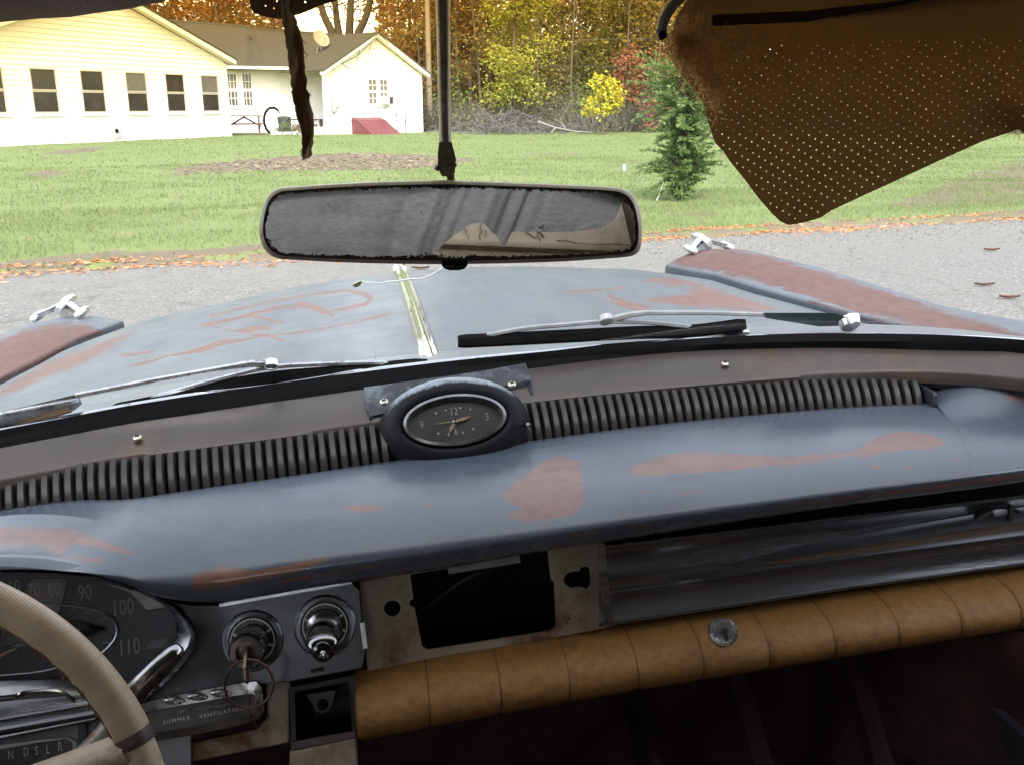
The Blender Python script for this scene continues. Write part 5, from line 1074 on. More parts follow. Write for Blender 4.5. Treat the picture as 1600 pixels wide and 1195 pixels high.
# key and ring: hang from the lock
kr = thing('key_ring', 'bronze key in the ignition lock with a loose rusty ring and wire hanging from it', 'keys', kc, CARM)
BRZ = mat('bronze_key', (.2, .14, .085), .4, .8, .25, 80); RUSTY = mat('rusty_wire', (.14, .085, .065), .5, .6, .3, 90)
kx = Vector((.2, -.3, -1)).normalized()
MB().prism([kc + cd * .000 + v for v in (Vector((-.0012, 0, .004)), Vector((-.0012, -.014, .004)), Vector((-.0012, -.026, .0)), Vector((-.0012, -.030, -.010)), Vector((-.0012, -.024, -.017)), Vector((-.0012, -.014, -.012)), Vector((-.0012, 0, -.003)))], (.0024, 0, 0)).build('key', BRZ, kr, smooth=0, bev=.0004)
rc = P(389, 1068, 'y', kc.y - .022); rr_ = .0195
MB().tube([rc + Vector((cos(a), .25 * sin(a), sin(a))) * rr_ for a in np.linspace(0, 2 * pi, 41)], .0012, 8, False).build('ring', RUSTY, kr)
MB().tube([P(391, 1085, 'y', rc.y - .004), P(389, 1110, 'y', rc.y - .002), P(395, 1125, 'y', rc.y), P(400, 1134, 'y', rc.y + .002)], .001, 6).build('wire_tail', RUSTY, kr)
# summer ventilation controls
vent = MB().rings([flat(I, pts, f) for pts, f in (([(215, 1100), (262, 1088), (380, 1066), (400, 1064), (409, 1074), (413, 1108), (405, 1122), (385, 1130), (300, 1148), (225, 1160)], .004), ([(215, 1100), (262, 1088), (380, 1066), (400, 1064), (409, 1074), (413, 1108), (405, 1122), (385, 1130), (300, 1148), (225, 1160)], .013), ([(222, 1113), (262, 1105), (380, 1084), (394, 1083), (399, 1087), (401, 1108), (396, 1115), (385, 1119), (300, 1135), (232, 1146)], .014), ([(222, 1113), (262, 1105), (380, 1084), (394, 1083), (399, 1087), (401, 1108), (396, 1115), (385, 1119), (300, 1135), (232, 1146)], .010))]).build('ventilation_panel', CHROME_OLD, car, smooth=30)
MB().prism(flat(I, [(222, 1113), (262, 1105), (380, 1084), (399, 1085), (401, 1112), (385, 1120), (300, 1136), (232, 1147)], .0105), INn * .0008).build('panel_face', mat('vent_panel_dark', (.05, .048, .055), .35, .2, .2, 12), vent, smooth=0)
for x, y in ((273, 1093), (309, 1087), (345, 1081.5)):
    q = I(x, y, .013); MB().rings([[q + Vector((cos(t) * .0085 * w, 0, -.002 * cos(t))) + iu * (sin(t) * .0034 * w) + INn * h for t in np.linspace(0, 2 * pi, 21)[:-1]] for w, h in ((1, -.002), (1, .003), (.8, .0055), (.3, .0062))], True, True).build('push_button', ALU, vent, smooth=50)
tr_ = I(394, 1103) - I(250, 1130)
for s, x, y, h, sp__ in (('SUMMER', 276, 1124.5, 5.6, 1.25), ('VENTILATION', 347, 1112.2, 5.6, 1.22)): text('lettering', s, I(x, y, .0116), tr_, iu, h / 1467 * .86, WHITE_INK, vent, 1.12, space=sp__)
for s, x, y in (('OFF', 283, 1111), ('MEDIUM', 318, 1105.5), ('MAXIMUM', 351, 1100.5)): text('lettering', s, I(x, y, .0116), tr_, iu, 3.6 / 1467 * .86, DIM_INK, vent, 1.1, space=1.15)
# cream lower dash panel under the controls and the ash tray recess
MB().prism(flat(I, [(415, 1066), (452, 1060), (452, 1160), (300, 1190), (262, 1240), (230, 1240), (262, 1168), (400, 1140), (418, 1120)], .001), INn * -.01).build('lower_dash_panel', CREAM, car, smooth=0, bev=.002)
ash = MB()
o4 = [(452, 1074), (555, 1054), (561, 1150), (455, 1168)]; i4 = [(460, 1080), (546, 1064), (550, 1141), (463, 1156)]
ash.rings([flat(I, o4, .004), flat(I, i4, .004), flat(I, i4, -.05)], False, True); ash.rings([flat(I, o4, .004), flat(I, o4, -.06)])
ash = ash.build('ash_tray_housing', mat('dark_rusty_housing', (.035, .03, .028), .7, 0, .3, 20), car, smooth=0)
MB().prism(flat(I, [(478, 1085), (524, 1078), (521, 1096), (513, 1110), (503, 1114), (494, 1110), (488, 1098)], -.03), INn * -.002).build('bracket', mat('dull_bracket', (.12, .10, .095), .5, .3), ash, smooth=0)
MB().lathe(I(504, 1100, -.029), INn, [(.005, 0), (.005, .002)], 14).build('bracket_hole', DARK, ash)
MB().prism(flat(I, [(455, 1158), (556, 1140), (557, 1151), (456, 1171)], .008), INn * .004).build('tray_lip', mat('purplish_brown_lip', (.1, .07, .07), .45, .3, .3, 30), ash, smooth=0, bev=.001)
MB().prism(flat(I, [(452, 1174), (556, 1152), (560, 1260), (452, 1275)], .012), INn * -.02).build('tray_front', CREAM, ash, smooth=0, bev=.002)
# radio plate with its cut-outs
def F2(px, py): q = F(px, py); return (q.x, (q - FPt).dot(Vector((0, sin(radians(10)), cos(radians(10))))))
fu = Vector((0, sin(radians(10)), cos(radians(10))))
def F3(x, t): return Vector((x, FPt.y, FPt.z)) + fu * t + FNn * (.0 if t > -.035 else (-.035 - t) * .08)
rp = [(562, 909), (648, 892), (940, 845), (946, 978), (800, 1004), (660, 1030), (575, 1046)]
op = [(641, 897), (700, 887), (855, 858), (861, 905), (866, 910), (868, 975), (860, 983), (760, 999), (668, 1013), (659, 1008), (655, 985), (648, 950), (640, 946), (640, 938), (646, 935)]
key = [(880, 905), (885, 896), (896, 892), (905, 892), (908, 886), (917, 884), (922, 890), (923, 913), (917, 920), (909, 917), (905, 916), (893, 918), (884, 914)]
c_ = lambda q: [F2(*p) for p in q]
m612 = F2(613, 950)
radio = slab(MB(), c_(rp), [c_(op), circ2(m612, .0076, 18), c_(key)], F3, FNn * -.003).build('radio_plate', CREAM, car, smooth=20)
for x, y in ((888, 964), (884, 970)): MB().lathe(F3(*F2(x, y)), FNn, [(.0012, 0), (.0012, .0004)], 8).build('rust_spot', mat('rust_brown', (.09, .04, .02), .9), radio)
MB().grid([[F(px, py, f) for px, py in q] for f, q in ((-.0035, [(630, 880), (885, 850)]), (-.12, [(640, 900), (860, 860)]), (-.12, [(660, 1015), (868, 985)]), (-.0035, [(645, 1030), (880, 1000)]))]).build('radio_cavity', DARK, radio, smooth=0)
MB().tube(smooth_path([F(655, 955, -.05), F(690, 930, -.03), F(735, 900, -.03), F(790, 885, -.06)], 12), .0018, 6).build('loose_wire', mat('teal_wire', (.03, .05, .055), .5), radio)
MB().tube(smooth_path([F(690, 890, -.02), F(700, 915, -.03), F(704, 940, -.05)], 8), .0014, 6).build('loose_wire', BLACK, radio)
tg = [(698, 881), (811, 864), (814, 879), (701, 897)]
tag = MB().prism(flat(F, tg, .018), FNn * -.006).build('dash_tag', mat('dingy_plastic_label', (.27, .26, .235), .6, 0, .15, 60), radio, smooth=0, bev=.001)
for x, w in ((718, 4), (727, 3), (735, 5), (743, 3), (757, 2), (778, 2), (783, 6), (789, 2), (797, 5)):
    y = 888 - (x - 700) * .152; MB().bar(F(x, y + 1.5, .0182), F(x + w, y + 1.5 - w * .15 - (w % 3), .0182), .0012, .0004, FNn).build('faded_mark', mat('faded_ink', (.15, .13, .12)), tag, smooth=0)
# glove box panel
gx = np.linspace(936, 1740, 60); tops = [np.interp(x, [936, 1300, 1600, 1740], [851, 807, 771, 756]) for x in gx]; bots = [np.interp(x, [936, 1000, 1300, 1600, 1740], [980, 971, 925, 884, 866]) for x in gx]
gp = [(0, .000), (.02, .0065), (.06, .0065), (.075, .004), (.2, .002), (.4, .004), (.50, .008), (.57, .0125), (.62, .0125), (.7, .009), (.85, .010), (.94, .012), (.955, .0145), (.985, .0145), (1, .006)]
GLV = mat('worn_brushed_glovebox', (.22, .23, .25), .26, .85, .3, 16, .1, 300, dirt=(.10, .09, .085), dscale=12, damt=.0, vec=(.12, 1, 4))
glove = MB().grid([[F(x, t + (b_ - t) * h, f) for x, t, b_ in zip(gx, tops, bots)] for h, f in gp]).build('glovebox_panel', GLV, car, smooth=50)
MB().rings([[F(x0_, y0_, f) for x0_, y0_ in ((933, 850), (945, 848), (950, 900), (960, 975), (955, 980), (945, 978), (940, 930), (934, 900))] for f in (-.004, .0145, .0165)], False, True).build('end_cap', BRUSHED, glove, smooth=30)
xs_ = [1104, 1125, 1170, 1250, 1350, 1450, 1540, 1640]; yc = [888, 886, 881, 868, 851, 836, 822, 808]; hw = [1, 5, 9, 15, 19, 21, 22, 22]
MB().rings([[F(x, y - h, .004 + .3 * 0), F(x, y - h * .5, .004 + h * .0004), F(x, y + h * .0, .004 + h * .0007), F(x, y + h * .5, .004 + h * .0006), F(x, y + h, .004)] for x, y, h in zip(xs_, yc, hw)], True, True).build('spear_moulding', mat('spear_metal', (.3, .31, .33), .34, .9, .2, 30, vec=(.2, 1, 3)), glove, smooth=60)
kn = F(1572, 816, .022)
MB().lathe(kn, FNn, [(.026, -.016), (.026, -.012), (.024, -.010), (.020, -.0125), (.012, -.011), (.001, -.0105)], 30, sq=.5).build('latch_knob', mat('knob_dark_chrome', (.07, .07, .078), .3, .8), glove, smooth=50)
MB().bar(F(1577, 814, .026), F(1580, 788, .026), .004, .004, FNn).build('latch_fin', CHROME_OLD, glove, smooth=0)
# tan pad in stitched segments
seams = [556, 665, 772, 875, 977, 1075, 1174, 1272, 1368, 1462, 1552, 1640, 1726]
def py_top(x): return np.interp(x, [556, 700, 940, 1100, 1300, 1600, 1740], [1050, 1022, 986, 963, 933, 889, 868])
def py_bot(x): return np.interp(x, [556, 700, 800, 1000, 1300, 1600, 1740], [1141, 1114, 1096, 1061, 1013, 965, 943])
pad = MB().grid([[P(x, py_top(x) + 4, 'y', .765) + Vector((0, y, z)) for x in np.linspace(556, 1730, 30)] for y, z in ((0, -.004), (.01, -.03), (0, -.055))]).build('dash_pad', mat('pad_board', (.05, .03, .015), .9), car, smooth=0)
for k in range(len(seams) - 1):
    a, b_ = seams[k], seams[k + 1]; rings = []
    for t in (0, .02, .06, .14, .3, .5, .7, .86, .94, .98, 1):
        x = a + (b_ - a) * t; T = P(x, py_top(x) + 3, 'y', .752); B = P(x + 5 * t * 0 + 5, py_bot(x), 'y', .735); e = min(t, 1 - t); puff = 1 - .075 * math.exp(-e * 26)
        mid = (T + B) / 2; hh = (T.z - B.z) / 2 * (1 - .02 * math.exp(-e * 40)); ring = []
        for w in np.linspace(-.35 * pi * 1.7, .5 * pi + .25, 15):
            q = mid + Vector(((T.x - B.x) / 2 * sin(w), -.042 * puff * max(cos(w), 0) ** .8 + (.02 if cos(w) < 0 else 0), hh * (sin(w) if w > -pi / 2 else -1)))
            ring.append(q)
        rings.append(ring)
    MB().grid(rings).build('pad_segment', TAN, pad, smooth=180)
    MB().tube([q + Vector((-.0003, -.0001, 0)) for q in rings[0][3:]], .0007, 5).build('pad_seam', mat('seam_dark_tan', (.15, .07, .02), .7), pad)
lk = P(1131, 987, 'y', .697)
lock = MB().lathe(lk, (-.12, -.80, .58), [(.0128, -.012), (.0128, .0), (.0118, .002), (.0105, .0015), (.0098, .003), (.007, .0036), (.001, .0036)], 28).build('glovebox_lock', ALU, pad, smooth=40)
MB().lathe(lk + Vector((-.0005, -.0028, .0026)), (-.12, -.80, .58), [(.0028, 0), (.0028, .001)], 12).build('keyhole', DARK, lock); MB().bar(lk + Vector((-.0005, -.0032, .0022)), lk + Vector((.0002, -.0076, -.0042)), .0028, .001, (0, -.8, .58)).build('keyhole', DARK, lock, smooth=0)
# ---- steering wheel
WC, WR_, WT = Vector((-.390, .561, -.462)), .2, .3
we2 = Vector((0, sin(WT), cos(WT))); wnrm = Vector((0, -cos(WT), sin(WT)))
def WP(a, r=WR_, off=0.): return WC + (Vector((1, 0, 0)) * cos(a) + we2 * sin(a)) * r + wnrm * off
wheel = bpy.data.objects.new('steering_wheel', None); COL.objects.link(wheel); wheel.parent = car; ORG[wheel.name] = R0; wheel.empty_display_size = .05
IV, ntI, bI, oI = nodes('laced_ivory_rim'); uvn = N(ntI, 'TexCoord'); sx_ = N(ntI, 'SeparateXYZ'); ntI.links.new(uvn.outputs['UV'], sx_.inputs[0])
wv = N(ntI, 'TexWave', wave_type='BANDS', bands_direction='X', i_Scale=1.0, i_Distortion=1.6, i_Detail=3.0); mpp = N(ntI, 'Mapping'); mpp.inputs['Scale'].default_value = (34, 0, 0); ntI.links.new(uvn.outputs['UV'], mpp.inputs[0]); ntI.links.new(mpp.outputs[0], wv.inputs[0])
cI = ramp(ntI, noise(ntI, 25, 5), [(.3, (.34, .25, .155)), (.7, (.46, .35, .23))])
n_ = noise(ntI, 40, 6, .7); line = mixc(ntI, 1.0, ramp(ntI, wv.outputs['Fac'], [(0, (1, 1, 1)), (.55, (0, 0, 0))]), ramp(ntI, n_, [(.35, (.15,) * 3), (.6, (.9,) * 3)]), 'MULTIPLY')
cI = mixc(ntI, line, cI, (.16, .11, .07)); ntI.links.new(cI, bI.inputs['Base Color']); bI.inputs['Roughness'].default_value = .42; bump(ntI, bI, wv.outputs['Fac'], .14, .001)
angs = np.linspace(.0 - .55, 2 * pi - .55, 200); seg = 18
def rimtube(a0, a1, n, r, bump_=None):
    mb = MB(); rings = []; uvs = []
    for i in range(n):
        a = a0 + (a1 - a0) * i / (n - 1); c = WP(a); d1 = (WP(a, 1) - WP(a, 0)).normalized()
        rr = r if not bump_ else bump_(i / (n - 1)) * r
        rings.append([c + (d1 * cos(2 * pi * k / seg) + wnrm * sin(2 * pi * k / seg)) * rr for k in range(seg)]); uvs += [(a, k / seg) for k in range(seg)]
    return mb.rings(rings, True, True), uvs
mb, uvs = rimtube(.33, 2.6, 160, .0128); rim = mb.build('wrapped_rim', IV, wheel, smooth=60)
ul = rim.data.uv_layers.new(name='UVMap')
for l in rim.data.loops: ul.data[l.index].uv = (uvs[l.vertex_index][0] if l.vertex_index < len(uvs) else 0, uvs[l.vertex_index][1] if l.vertex_index < len(uvs) else 0)
IVP = mat('ivory_plastic', (.43, .34, .24), .4, 0, .12, 20, dirt=(.2, .14, .09), dscale=20, damt=.15)
mb, _ = rimtube(2.6, 2 * pi + .33, 120, .0115); mb.build('bare_rim', IVP, wheel)
mb, _ = rimtube(.295, .345, 8, .0131, lambda t: .97 + .03 * sin(t * pi)); mb.build('tape_band', mat('dark_brown_tape', (.055, .03, .025), .5), wheel)
st_ = []; 
for a in np.linspace(.36, 2.5, 90): c = WP(a); d1 = (WP(a, 1) - WP(a, 0)).normalized(); st_.append(c - d1 * .0098 + wnrm * (.0082 + .0005 * sin(a * 60)))
MB().tube(st_, [.0009 + .0004 * sin(i * 1.7) for i in range(90)], 5).build('lacing_seam', mat('seam_brown', (.13, .06, .03), .8), wheel)
for a in np.linspace(.5, 2.4, 15):
    c = WP(a); d1 = (WP(a, 1) - WP(a, 0)).normalized(); tg_ = d1.cross(wnrm); q = c - d1 * .0098 + wnrm * .0082
    MB().tube([q - tg_ * .002, q + tg_ * .002 - d1 * .004 - wnrm * .002], .0007, 4).build('lace_stitch', mat('seam_brown', (.13, .06, .03), .8), wheel)
for a in (.30, pi - .30):
    p0, p1 = WP(a, WR_ - .004, 0), WP(a + (.22 if a < 1 else -.22), .05, -.02)
    MB().tube([p0, p0.lerp(p1, .15), p0.lerp(p1, .5), p1], [.014, .0125, .0115, .014], 12, sq=.7).build('spoke', IVP, wheel, smooth=60)
MB().lathe(WC - wnrm * .03, wnrm, [(.05, -.02), (.055, .0), (.045, .02), (.02, .028), (.001, .03)], 28).build('hub', IVP, wheel)
MB().tube([WC - wnrm * .04, WC - wnrm * .30], .026, 16).build('column', mat('column_grey', (.2, .19, .18), .5), wheel)
# ---- shift lever behind the rim
def LV(px, py, y): return P(px, py, 'y', y)
lev = MB().tube([LV(60, 1255, .60), LV(115, 1198, .625), LV(160, 1150, .645), LV(205, 1098, .664)], [.0085, .0085, .0078, .0075], 14).build('shift_lever', mat('dull_lever_grey', (.24, .22, .19), .42, .5, .25, 30, dirt=(.16, .09, .04), dscale=60, damt=.25), car)
MB().tube([LV(176, 1130, .652), LV(188, 1108, .658), LV(215, 1075, .667), LV(250, 1040, .677), LV(272, 1020, .683), LV(281, 1012, .685), LV(284, 1009, .686)], [.0085, .0092, .0098, .0092, .0078, .0055, .002], 18).build('lever_handle', CHROME_OLD, lev)
# ---- firewall, ribs, floor, kick panel
MAR = mat('maroon_carpet', (.085, .042, .042), .95, 0, .3, 25, .4, 200)
MB().grid([[Vector((x, y, z)) for x in (-.78, -.2, .4, .86)] for y, z in ((1.03, -.45), (1.0, -.62), (.95, -.74), (.78, -.93), (.3, -.97), (-1.4, -.95))]).build('floor', MAR, car, smooth=0)
for px, q in ((1142, ((1140, 1040), (1165, 1110), (1190, 1200))), (1325, ((1318, 1010), (1345, 1080), (1372, 1180))), (1000, ((985, 1080), (1000, 1130), (1015, 1195)))):
    MB().tube([P(x, y, 'y', yy) for (x, y), yy in zip(list(q) + [(2 * q[2][0] - q[1][0], 2 * q[2][1] - q[1][1])], (.945, .90, .82, .72))], .015, 8).build('floor_rib', mat('rib_dark', (.12, .075, .08), .5), car)
MB().prism([P(1545, 1102, 'y', .80), P(1600, 1150, 'y', .74), P(1680, 1200, 'y', .7), P(1650, 1330, 'y', .7), P(1590, 1230, 'y', .76)], (.02, 0, -.01)).build('kick_panel', mat('grey_kick_panel', (.10, .10, .125), .7), car, smooth=0)
MB().tube([P(1584, 969, 'y', .79), P(1640, 1000, 'y', .72)], .006, 6).build('door_trim', CHROME_OLD, car)
# ---- body shell round the cabin: doors, pillars, roof, rear, seats, wheels (seen in mirror and from other places)
BODY = worn_paint('body_side_paint', PAINT, PRIMER, .35)
def plain(mb, *a, **k): return mb.build(*a, attr=[0] * len(mb.v), **k)
for sg in (-1, 1):
    X0 = XC + sg * .80; plain(MB().grid([[Vector((X0 + sg * d, y, z)) for y in (.95, .3, -.5, -1.3, -2.4)] for d, z in ((-.02, -.30), (.05, -.42), (.07, -.7), (.03, -.98))]), 'door_skin', BODY, car, smooth=60)
    MB().grid([[Vector((X0 - sg * .05, y, z)) for y in (.78, .3, -.5, -1.3)] for z in (-.31, -.6, -.93)]).build('door_panel', TRIMDARK, car, smooth=0)
    MB().grid([[Vector((X0 - sg * d, y, -.305)) for y in (.93, .3, -.5, -1.3)] for d in (.05, .02)]).build('door_sill', SHELF, car, smooth=0)
    MB().tube([gb[-1] + Vector((.10, .0, -.03)) if sg > 0 else gb[0] + Vector((-.14, 0, -.03)), wtop(1 if sg > 0 else 0) + Vector((sg * .03, 0, .03))], .026, 10).build('windscreen_pillar', SHELF, car)
    plain(MB().grid([[Vector((X0 - sg * d, y, z)) for y in (.30, -.4, -.86, -1.36)] for d, z in ((.02, -.30), (.03, -.1), (.06, .12))]), 'side_light_blocker', BODY, car, smooth=60)  # unseen side panels, added to keep window light off the lower dash
    MB().grid([[Vector((X0 - sg * d, y, z)) for y in (.30, -.4, -.86, -1.34)] for d, z in ((.06, -.30), (.07, -.1), (.10, .10))]).build('blocker_lining', TRIMDARK, car, smooth=60)  # inner face of the added light-blocking panels
rl = np.linspace(-.02, 1.02, 40)
def roofrow(y0, z0): return [Vector((wtop(t).x, y0 + (wtop(t).y - .63) * (1 if y0 > 0 else 0), z0 - .10 * (2 * t - 1) ** 4)) for t in rl]
hdr = [wtop(t) + Vector((0, -.012, .0)) for t in rl]
MB().grid([[h + Vector((0, .03, .012)) for h in hdr], [h + Vector((0, -.01, .004)) for h in hdr], [h + Vector((0, -.06, .03)) for h in hdr], roofrow(.3, .125), roofrow(-.3, .14), roofrow(-.6, .135), roofrow(-.80, .125)]).build('headliner', mat('grey_headliner', (.055, .05, .046), .85, 0, .2, 12, .2, 150), car, smooth=60)
plain(MB().grid([[h + Vector((0, .04, .012)) for h in hdr], [h + Vector((0, -.02, .05)) for h in hdr], roofrow(.3, .155), roofrow(-.3, .17), roofrow(-.6, .165), roofrow(-.82, .15)]), 'roof', BODY, car, smooth=60)
MB().grid([[Vector((x, y, z)) for x in (-.72, 0, .81)] for y, z in ((-.83, .14), (-1.1, .02), (-1.38, -.19))]).build('rear_window', clearglass('rear_window_glass', (.93, .95, .95), .02), car, smooth=60)
MB().grid([[Vector((x, -1.36, z)) for x in (-.75, 0, .84)] for z in (-.95, -.20)]).build('rear_bulkhead', TRIMDARK, car, smooth=0)
plain(MB().grid([[Vector((x, y, z)) for x in (-.8, 0, .89)] for y, z in ((-1.38, -.2), (-1.8, -.30), (-2.4, -.36), (-2.5, -.9))]), 'boot_lid', BODY, car, smooth=60)
for y0_, n in ((-.22, 'front_seat'), (-1.12, 'rear_seat')):
    s = MB().box((XC, y0_ + .24, -.66), (1.36, .55, .2)).box((XC, y0_ - .06, -.50), (1.36, .16, .46), Matrix.Rotation(-.22, 3, 'X')).build(n, TRIMDARK, car, smooth=60, bev=.04)
for sx_2 in (-1, 1):
    for yw in (1.95, -1.55):
        c = Vector((XC + sx_2 * .72, yw, 0)); wz = (CARM @ c).z; fl_ = .335
        cz = -(wz - fl_) / (CARROT @ Vector((0, 0, 1))).z; c.z = cz
        cz_ = min(cz, -.86); c.z = cz_; R_ = (CARM @ c).z
        w_ = MB().lathe(c, (1, 0, 0), [(.19, -.09), (R_ - .03, -.09), (R_, -.05), (R_, .05), (R_ - .03, .09), (.19, .09)], 28).build('wheel', BLACK, car, smooth=40)
        MB().lathe(c, (sx_2, 0, 0), [(.19, .06), (.18, .085), (.09, .10), (.001, .105)], 24).build('hub_cap', CHROME_OLD, w_)
# ---- rear view mirror
MC = P(704, 349, 'y', .60); tgt = Vector((.30, -.78, .035)); mn = ((tgt - MC).normalized() - MC.normalized()).normalized()
def MP(px, py, f=0.): return PP(px, py, MC + mn * f, mn)
def mout(g):
    pts = [(440, 298), (520, 292), (620, 288), (700, 287), (800, 290), (900, 294), (955, 297), (978, 303), (991, 318), (998, 345), (999, 370), (995, 388), (982, 397), (940, 401), (850, 406), (700, 409), (560, 407), (470, 403), (436, 400), (418, 388), (410, 368), (411, 340), (418, 316), (428, 304)]
    return [(704 + (x - 704) * (1 - g / 295), 349 + (y - 349) * (1 - g / 58)) for x, y in smooth_path([(x, y, 0) for x, y in pts + pts[:1]], 97) for x, y in [(x, y)]] if False else [(704 + (v.x - 704) * (1 - g / 295), 349 + (v.y - 349) * (1 - g / 58)) for v in smooth_path([(x, y, 0) for x, y in pts + pts[:1]], 97)[:-1]]
mir = MB().rings([[MP(x, y, .0012) for x, y in mout(1.2)], [MP(x, y, -.001) for x, y in mout(-2.6)], [MP(x, y, -.006) for x, y in mout(-4.4)], [MP(x, y, -.010) for x, y in mout(0)], [MP(x, y, -.020) for x, y in mout(12)], [MP(x, y, -.026) for x, y in mout(30)]], False, True).build('rear_view_mirror', mat('cream_mirror_back', (.42, .37, .30), .45, 0, .15, 14, dirt=(.1, .06, .03), dscale=30, damt=.25), car, smooth=60)
MB().rings([[MP(x, y, .0008) for x, y in mout(1.0)], [MP(x, y, .0022) for x, y in mout(1.5)], [MP(x, y, .0022) for x, y in mout(4.0)], [MP(x, y, .0) for x, y in mout(5.0)]]).build('mirror_frame', mat('brown_black_bead', (.02, .016, .013), .45), mir, smooth=60)
mm, nt, b, out = nodes('aged_mirror_silver'); b.inputs['Metallic'].default_value = 1; b.inputs['Roughness'].default_value = .035
at = N(nt, 'Attribute', attribute_name='wear'); nn_ = noise(nt, 210, 6, .75); k = N(nt, 'Math', operation='ADD'); nt.links.new(at.outputs['Fac'], k.inputs[0]); nt.links.new(nn_, k.inputs[1])
spn = noise(nt, 420, 3, .8); k2 = N(nt, 'Math', operation='MULTIPLY_ADD'); nt.links.new(spn, k2.inputs[0]); k2.inputs[1].default_value = .35; nt.links.new(k.outputs[0], k2.inputs[2])
mk = ramp(nt, k2.outputs[0], [(.90, (0, 0, 0)), (.965, (1, 1, 1))]); nt.links.new(mixc(nt, mk, ramp(nt, noise(nt, 40, 4), [(.3, (.76, .75, .74)), (.7, (.86, .85, .84))]), (.03, .02, .015)), b.inputs['Base Color'])
nt.links.new(ramp(nt, mk, [(0, (.012,) * 3), (1, (.7,) * 3)]), b.inputs['Roughness']); nt.links.new(ramp(nt, mk, [(0, (1,) * 3), (1, (0,) * 3)]), b.inputs['Metallic'])
gv, ga = [], []; gm_ = MB(); lv = np.concatenate([np.linspace(4.4, 16, 12), [24, 36, 50, 57.4]])
gm_.rings([[MP(x, y, .0006) for x, y in mout(g)] for g in lv], False, True)
ga = [max(0, 1 - (g - 4.4) / 6) * .36 for g in lv for _ in range(96)]
Qm = proj_np(gm_.v); ga = np.array(ga) + .22 * np.exp(-((Qm[:, 0] - 655) / 25) ** 2 - ((Qm[:, 1] - 396) / 12) ** 2) + .24 * np.exp(-((Qm[:, 0] - 846) / 9) ** 2 - ((Qm[:, 1] - 360) / 7) ** 2) + .2 * np.exp(-((Qm[:, 0] - 745) / 30) ** 2 - ((Qm[:, 1] - 398) / 6) ** 2)
gm_.build('mirror_glass', mm, mir, smooth=0, attr=ga)
MB().prism([MP(*p, .002) for p in ((690, 405), (732, 405), (731, 415), (726, 421), (718, 423), (702, 423), (694, 420), (691, 414))], mn * -.006).build('mirror_tab', BLACK, mir, smooth=0, bev=.0008)
for x in (697, 700.5, 704, 707.5, 713, 716.5, 720): MB().bar(MP(x, 417.5, .0024), MP(x + 2.4, 416.6, .0024), .0009, .0003, mn).build('worn_mark', mat('worn_tab_mark', (.09, .075, .075)), mir, smooth=0)
sy = MC.y + .02
def SP(px, py, d=0): return P(px, py, 'y', sy + d)
MB().tube([SP(692, -60, .01), SP(692, 0, .01), SP(693, 60, .008), SP(694, 150, .006), SP(695, 200, .004), SP(696, 228, .002)], [.0058, .0058, .0055, .005, .0047, .0052], 14, sq=.8).build('mirror_stem', mat('grey_brown_stem', (.27, .245, .21), .42, .35, .25, 25, dirt=(.12, .07, .04), dscale=40, damt=.3), mir)
for d in (-.006, .004):
    MB().prism([SP(x, y, d) for x, y in ((686, 222), (706, 222), (713, 250), (711, 270), (703, 277), (690, 276), (684, 262), (684, 240))], (0, .0025, 0)).build('stem_bracket', mat('bracket_brown', (.2, .17, .13), .5, .4, .25, 40, dirt=(.12, .06, .03), dscale=60, damt=.3), mir, smooth=0, bev=.0006)
MB().tube([SP(700, 232, -.002), SP(703, 262, -.002), SP(705, 292, -.006)], .0026, 8).build('ball_rod', mat('rusty_rod', (.09, .055, .035), .6, .3, .3, 60), mir)
for x, y in ((684, 263), (709, 258)): MB().lathe(SP(x, y, -.007), (0, -1, 0), [(.002, -.014), (.002, .001), (.0015, .002)], 8).build('rivet', RUSTY, mir)
# what the mirror looks back at: grey cloth hung across the cabin, stained cream panel behind it
def REF(px, py, yv):
    o = MP(px, py, .0006); d = o.normalized(); r = d - mn * 2 * d.dot(mn); return o + r * ((yv - o.y) / r.y)
hem = [(300, 425), (390, 422), (560, 418), (640, 412), (668, 404), (690, 385), (705, 372), (722, 360), (736, 351), (756, 349), (768, 362), (778, 374), (788, 384), (794, 374), (799, 364), (835, 363), (870, 363), (898, 362), (925, 359), (941, 355), (955, 347), (962, 338), (968, 325), (973, 312), (975, 300)]
cols_ = smooth_path([(x, y, 0) for x, y in hem], 160); rows = []
ds = lambda x, c, w: math.exp(-((x - c) / w) ** 2)
for t in np.linspace(0, 1, 40):
    r = []
    for v in cols_:
        y = 262 + (v.y - 262) * t; xx = v.x + (1 - t) * (18 if v.x > 640 else 0) * math.sin((v.x - 640) / 90) + (1 - t) * (95 * max(0, (v.x - 640) / 330) * (1 - min(1, (v.x - 640) / 330)) * 1.2 if v.x > 640 else 0)
        sk = xx + (y - 262) * .38
        f = .005 * math.sin(sk / 21) * ds(sk, 760, 110) + .013 * ds(sk, 560, 6) + .010 * ds(sk, 655, 5) - .012 * ds(sk, 700, 8) + .010 * ds(sk, 724, 5) + .009 * ds(sk, 748, 6) - .006 * ds(sk, 790, 8) + .012 * ds(sk, 815, 5) + .012 * ds(sk, 842, 5) + .010 * ds(sk, 868, 5) + .004 * math.sin(sk / 47) + .0012 * math.sin(xx * 1.3 + y * .7) * math.sin(y * .9)
        r.append(REF(xx, y, -.78) + Vector((0, f, 0)))
    rows.append(r)
CLM, ntc, bc, oc_ = nodes('grey_woven_cloth'); nz1 = noise(ntc, 60, 8, .8); nz2 = noise(ntc, 9, 4)
wv1 = N(ntc, 'TexNoise', i_Scale=1.0, i_Detail=5.0); ntc.links.new(stretch(ntc, (70, 70, 260)), wv1.inputs['Vector'])
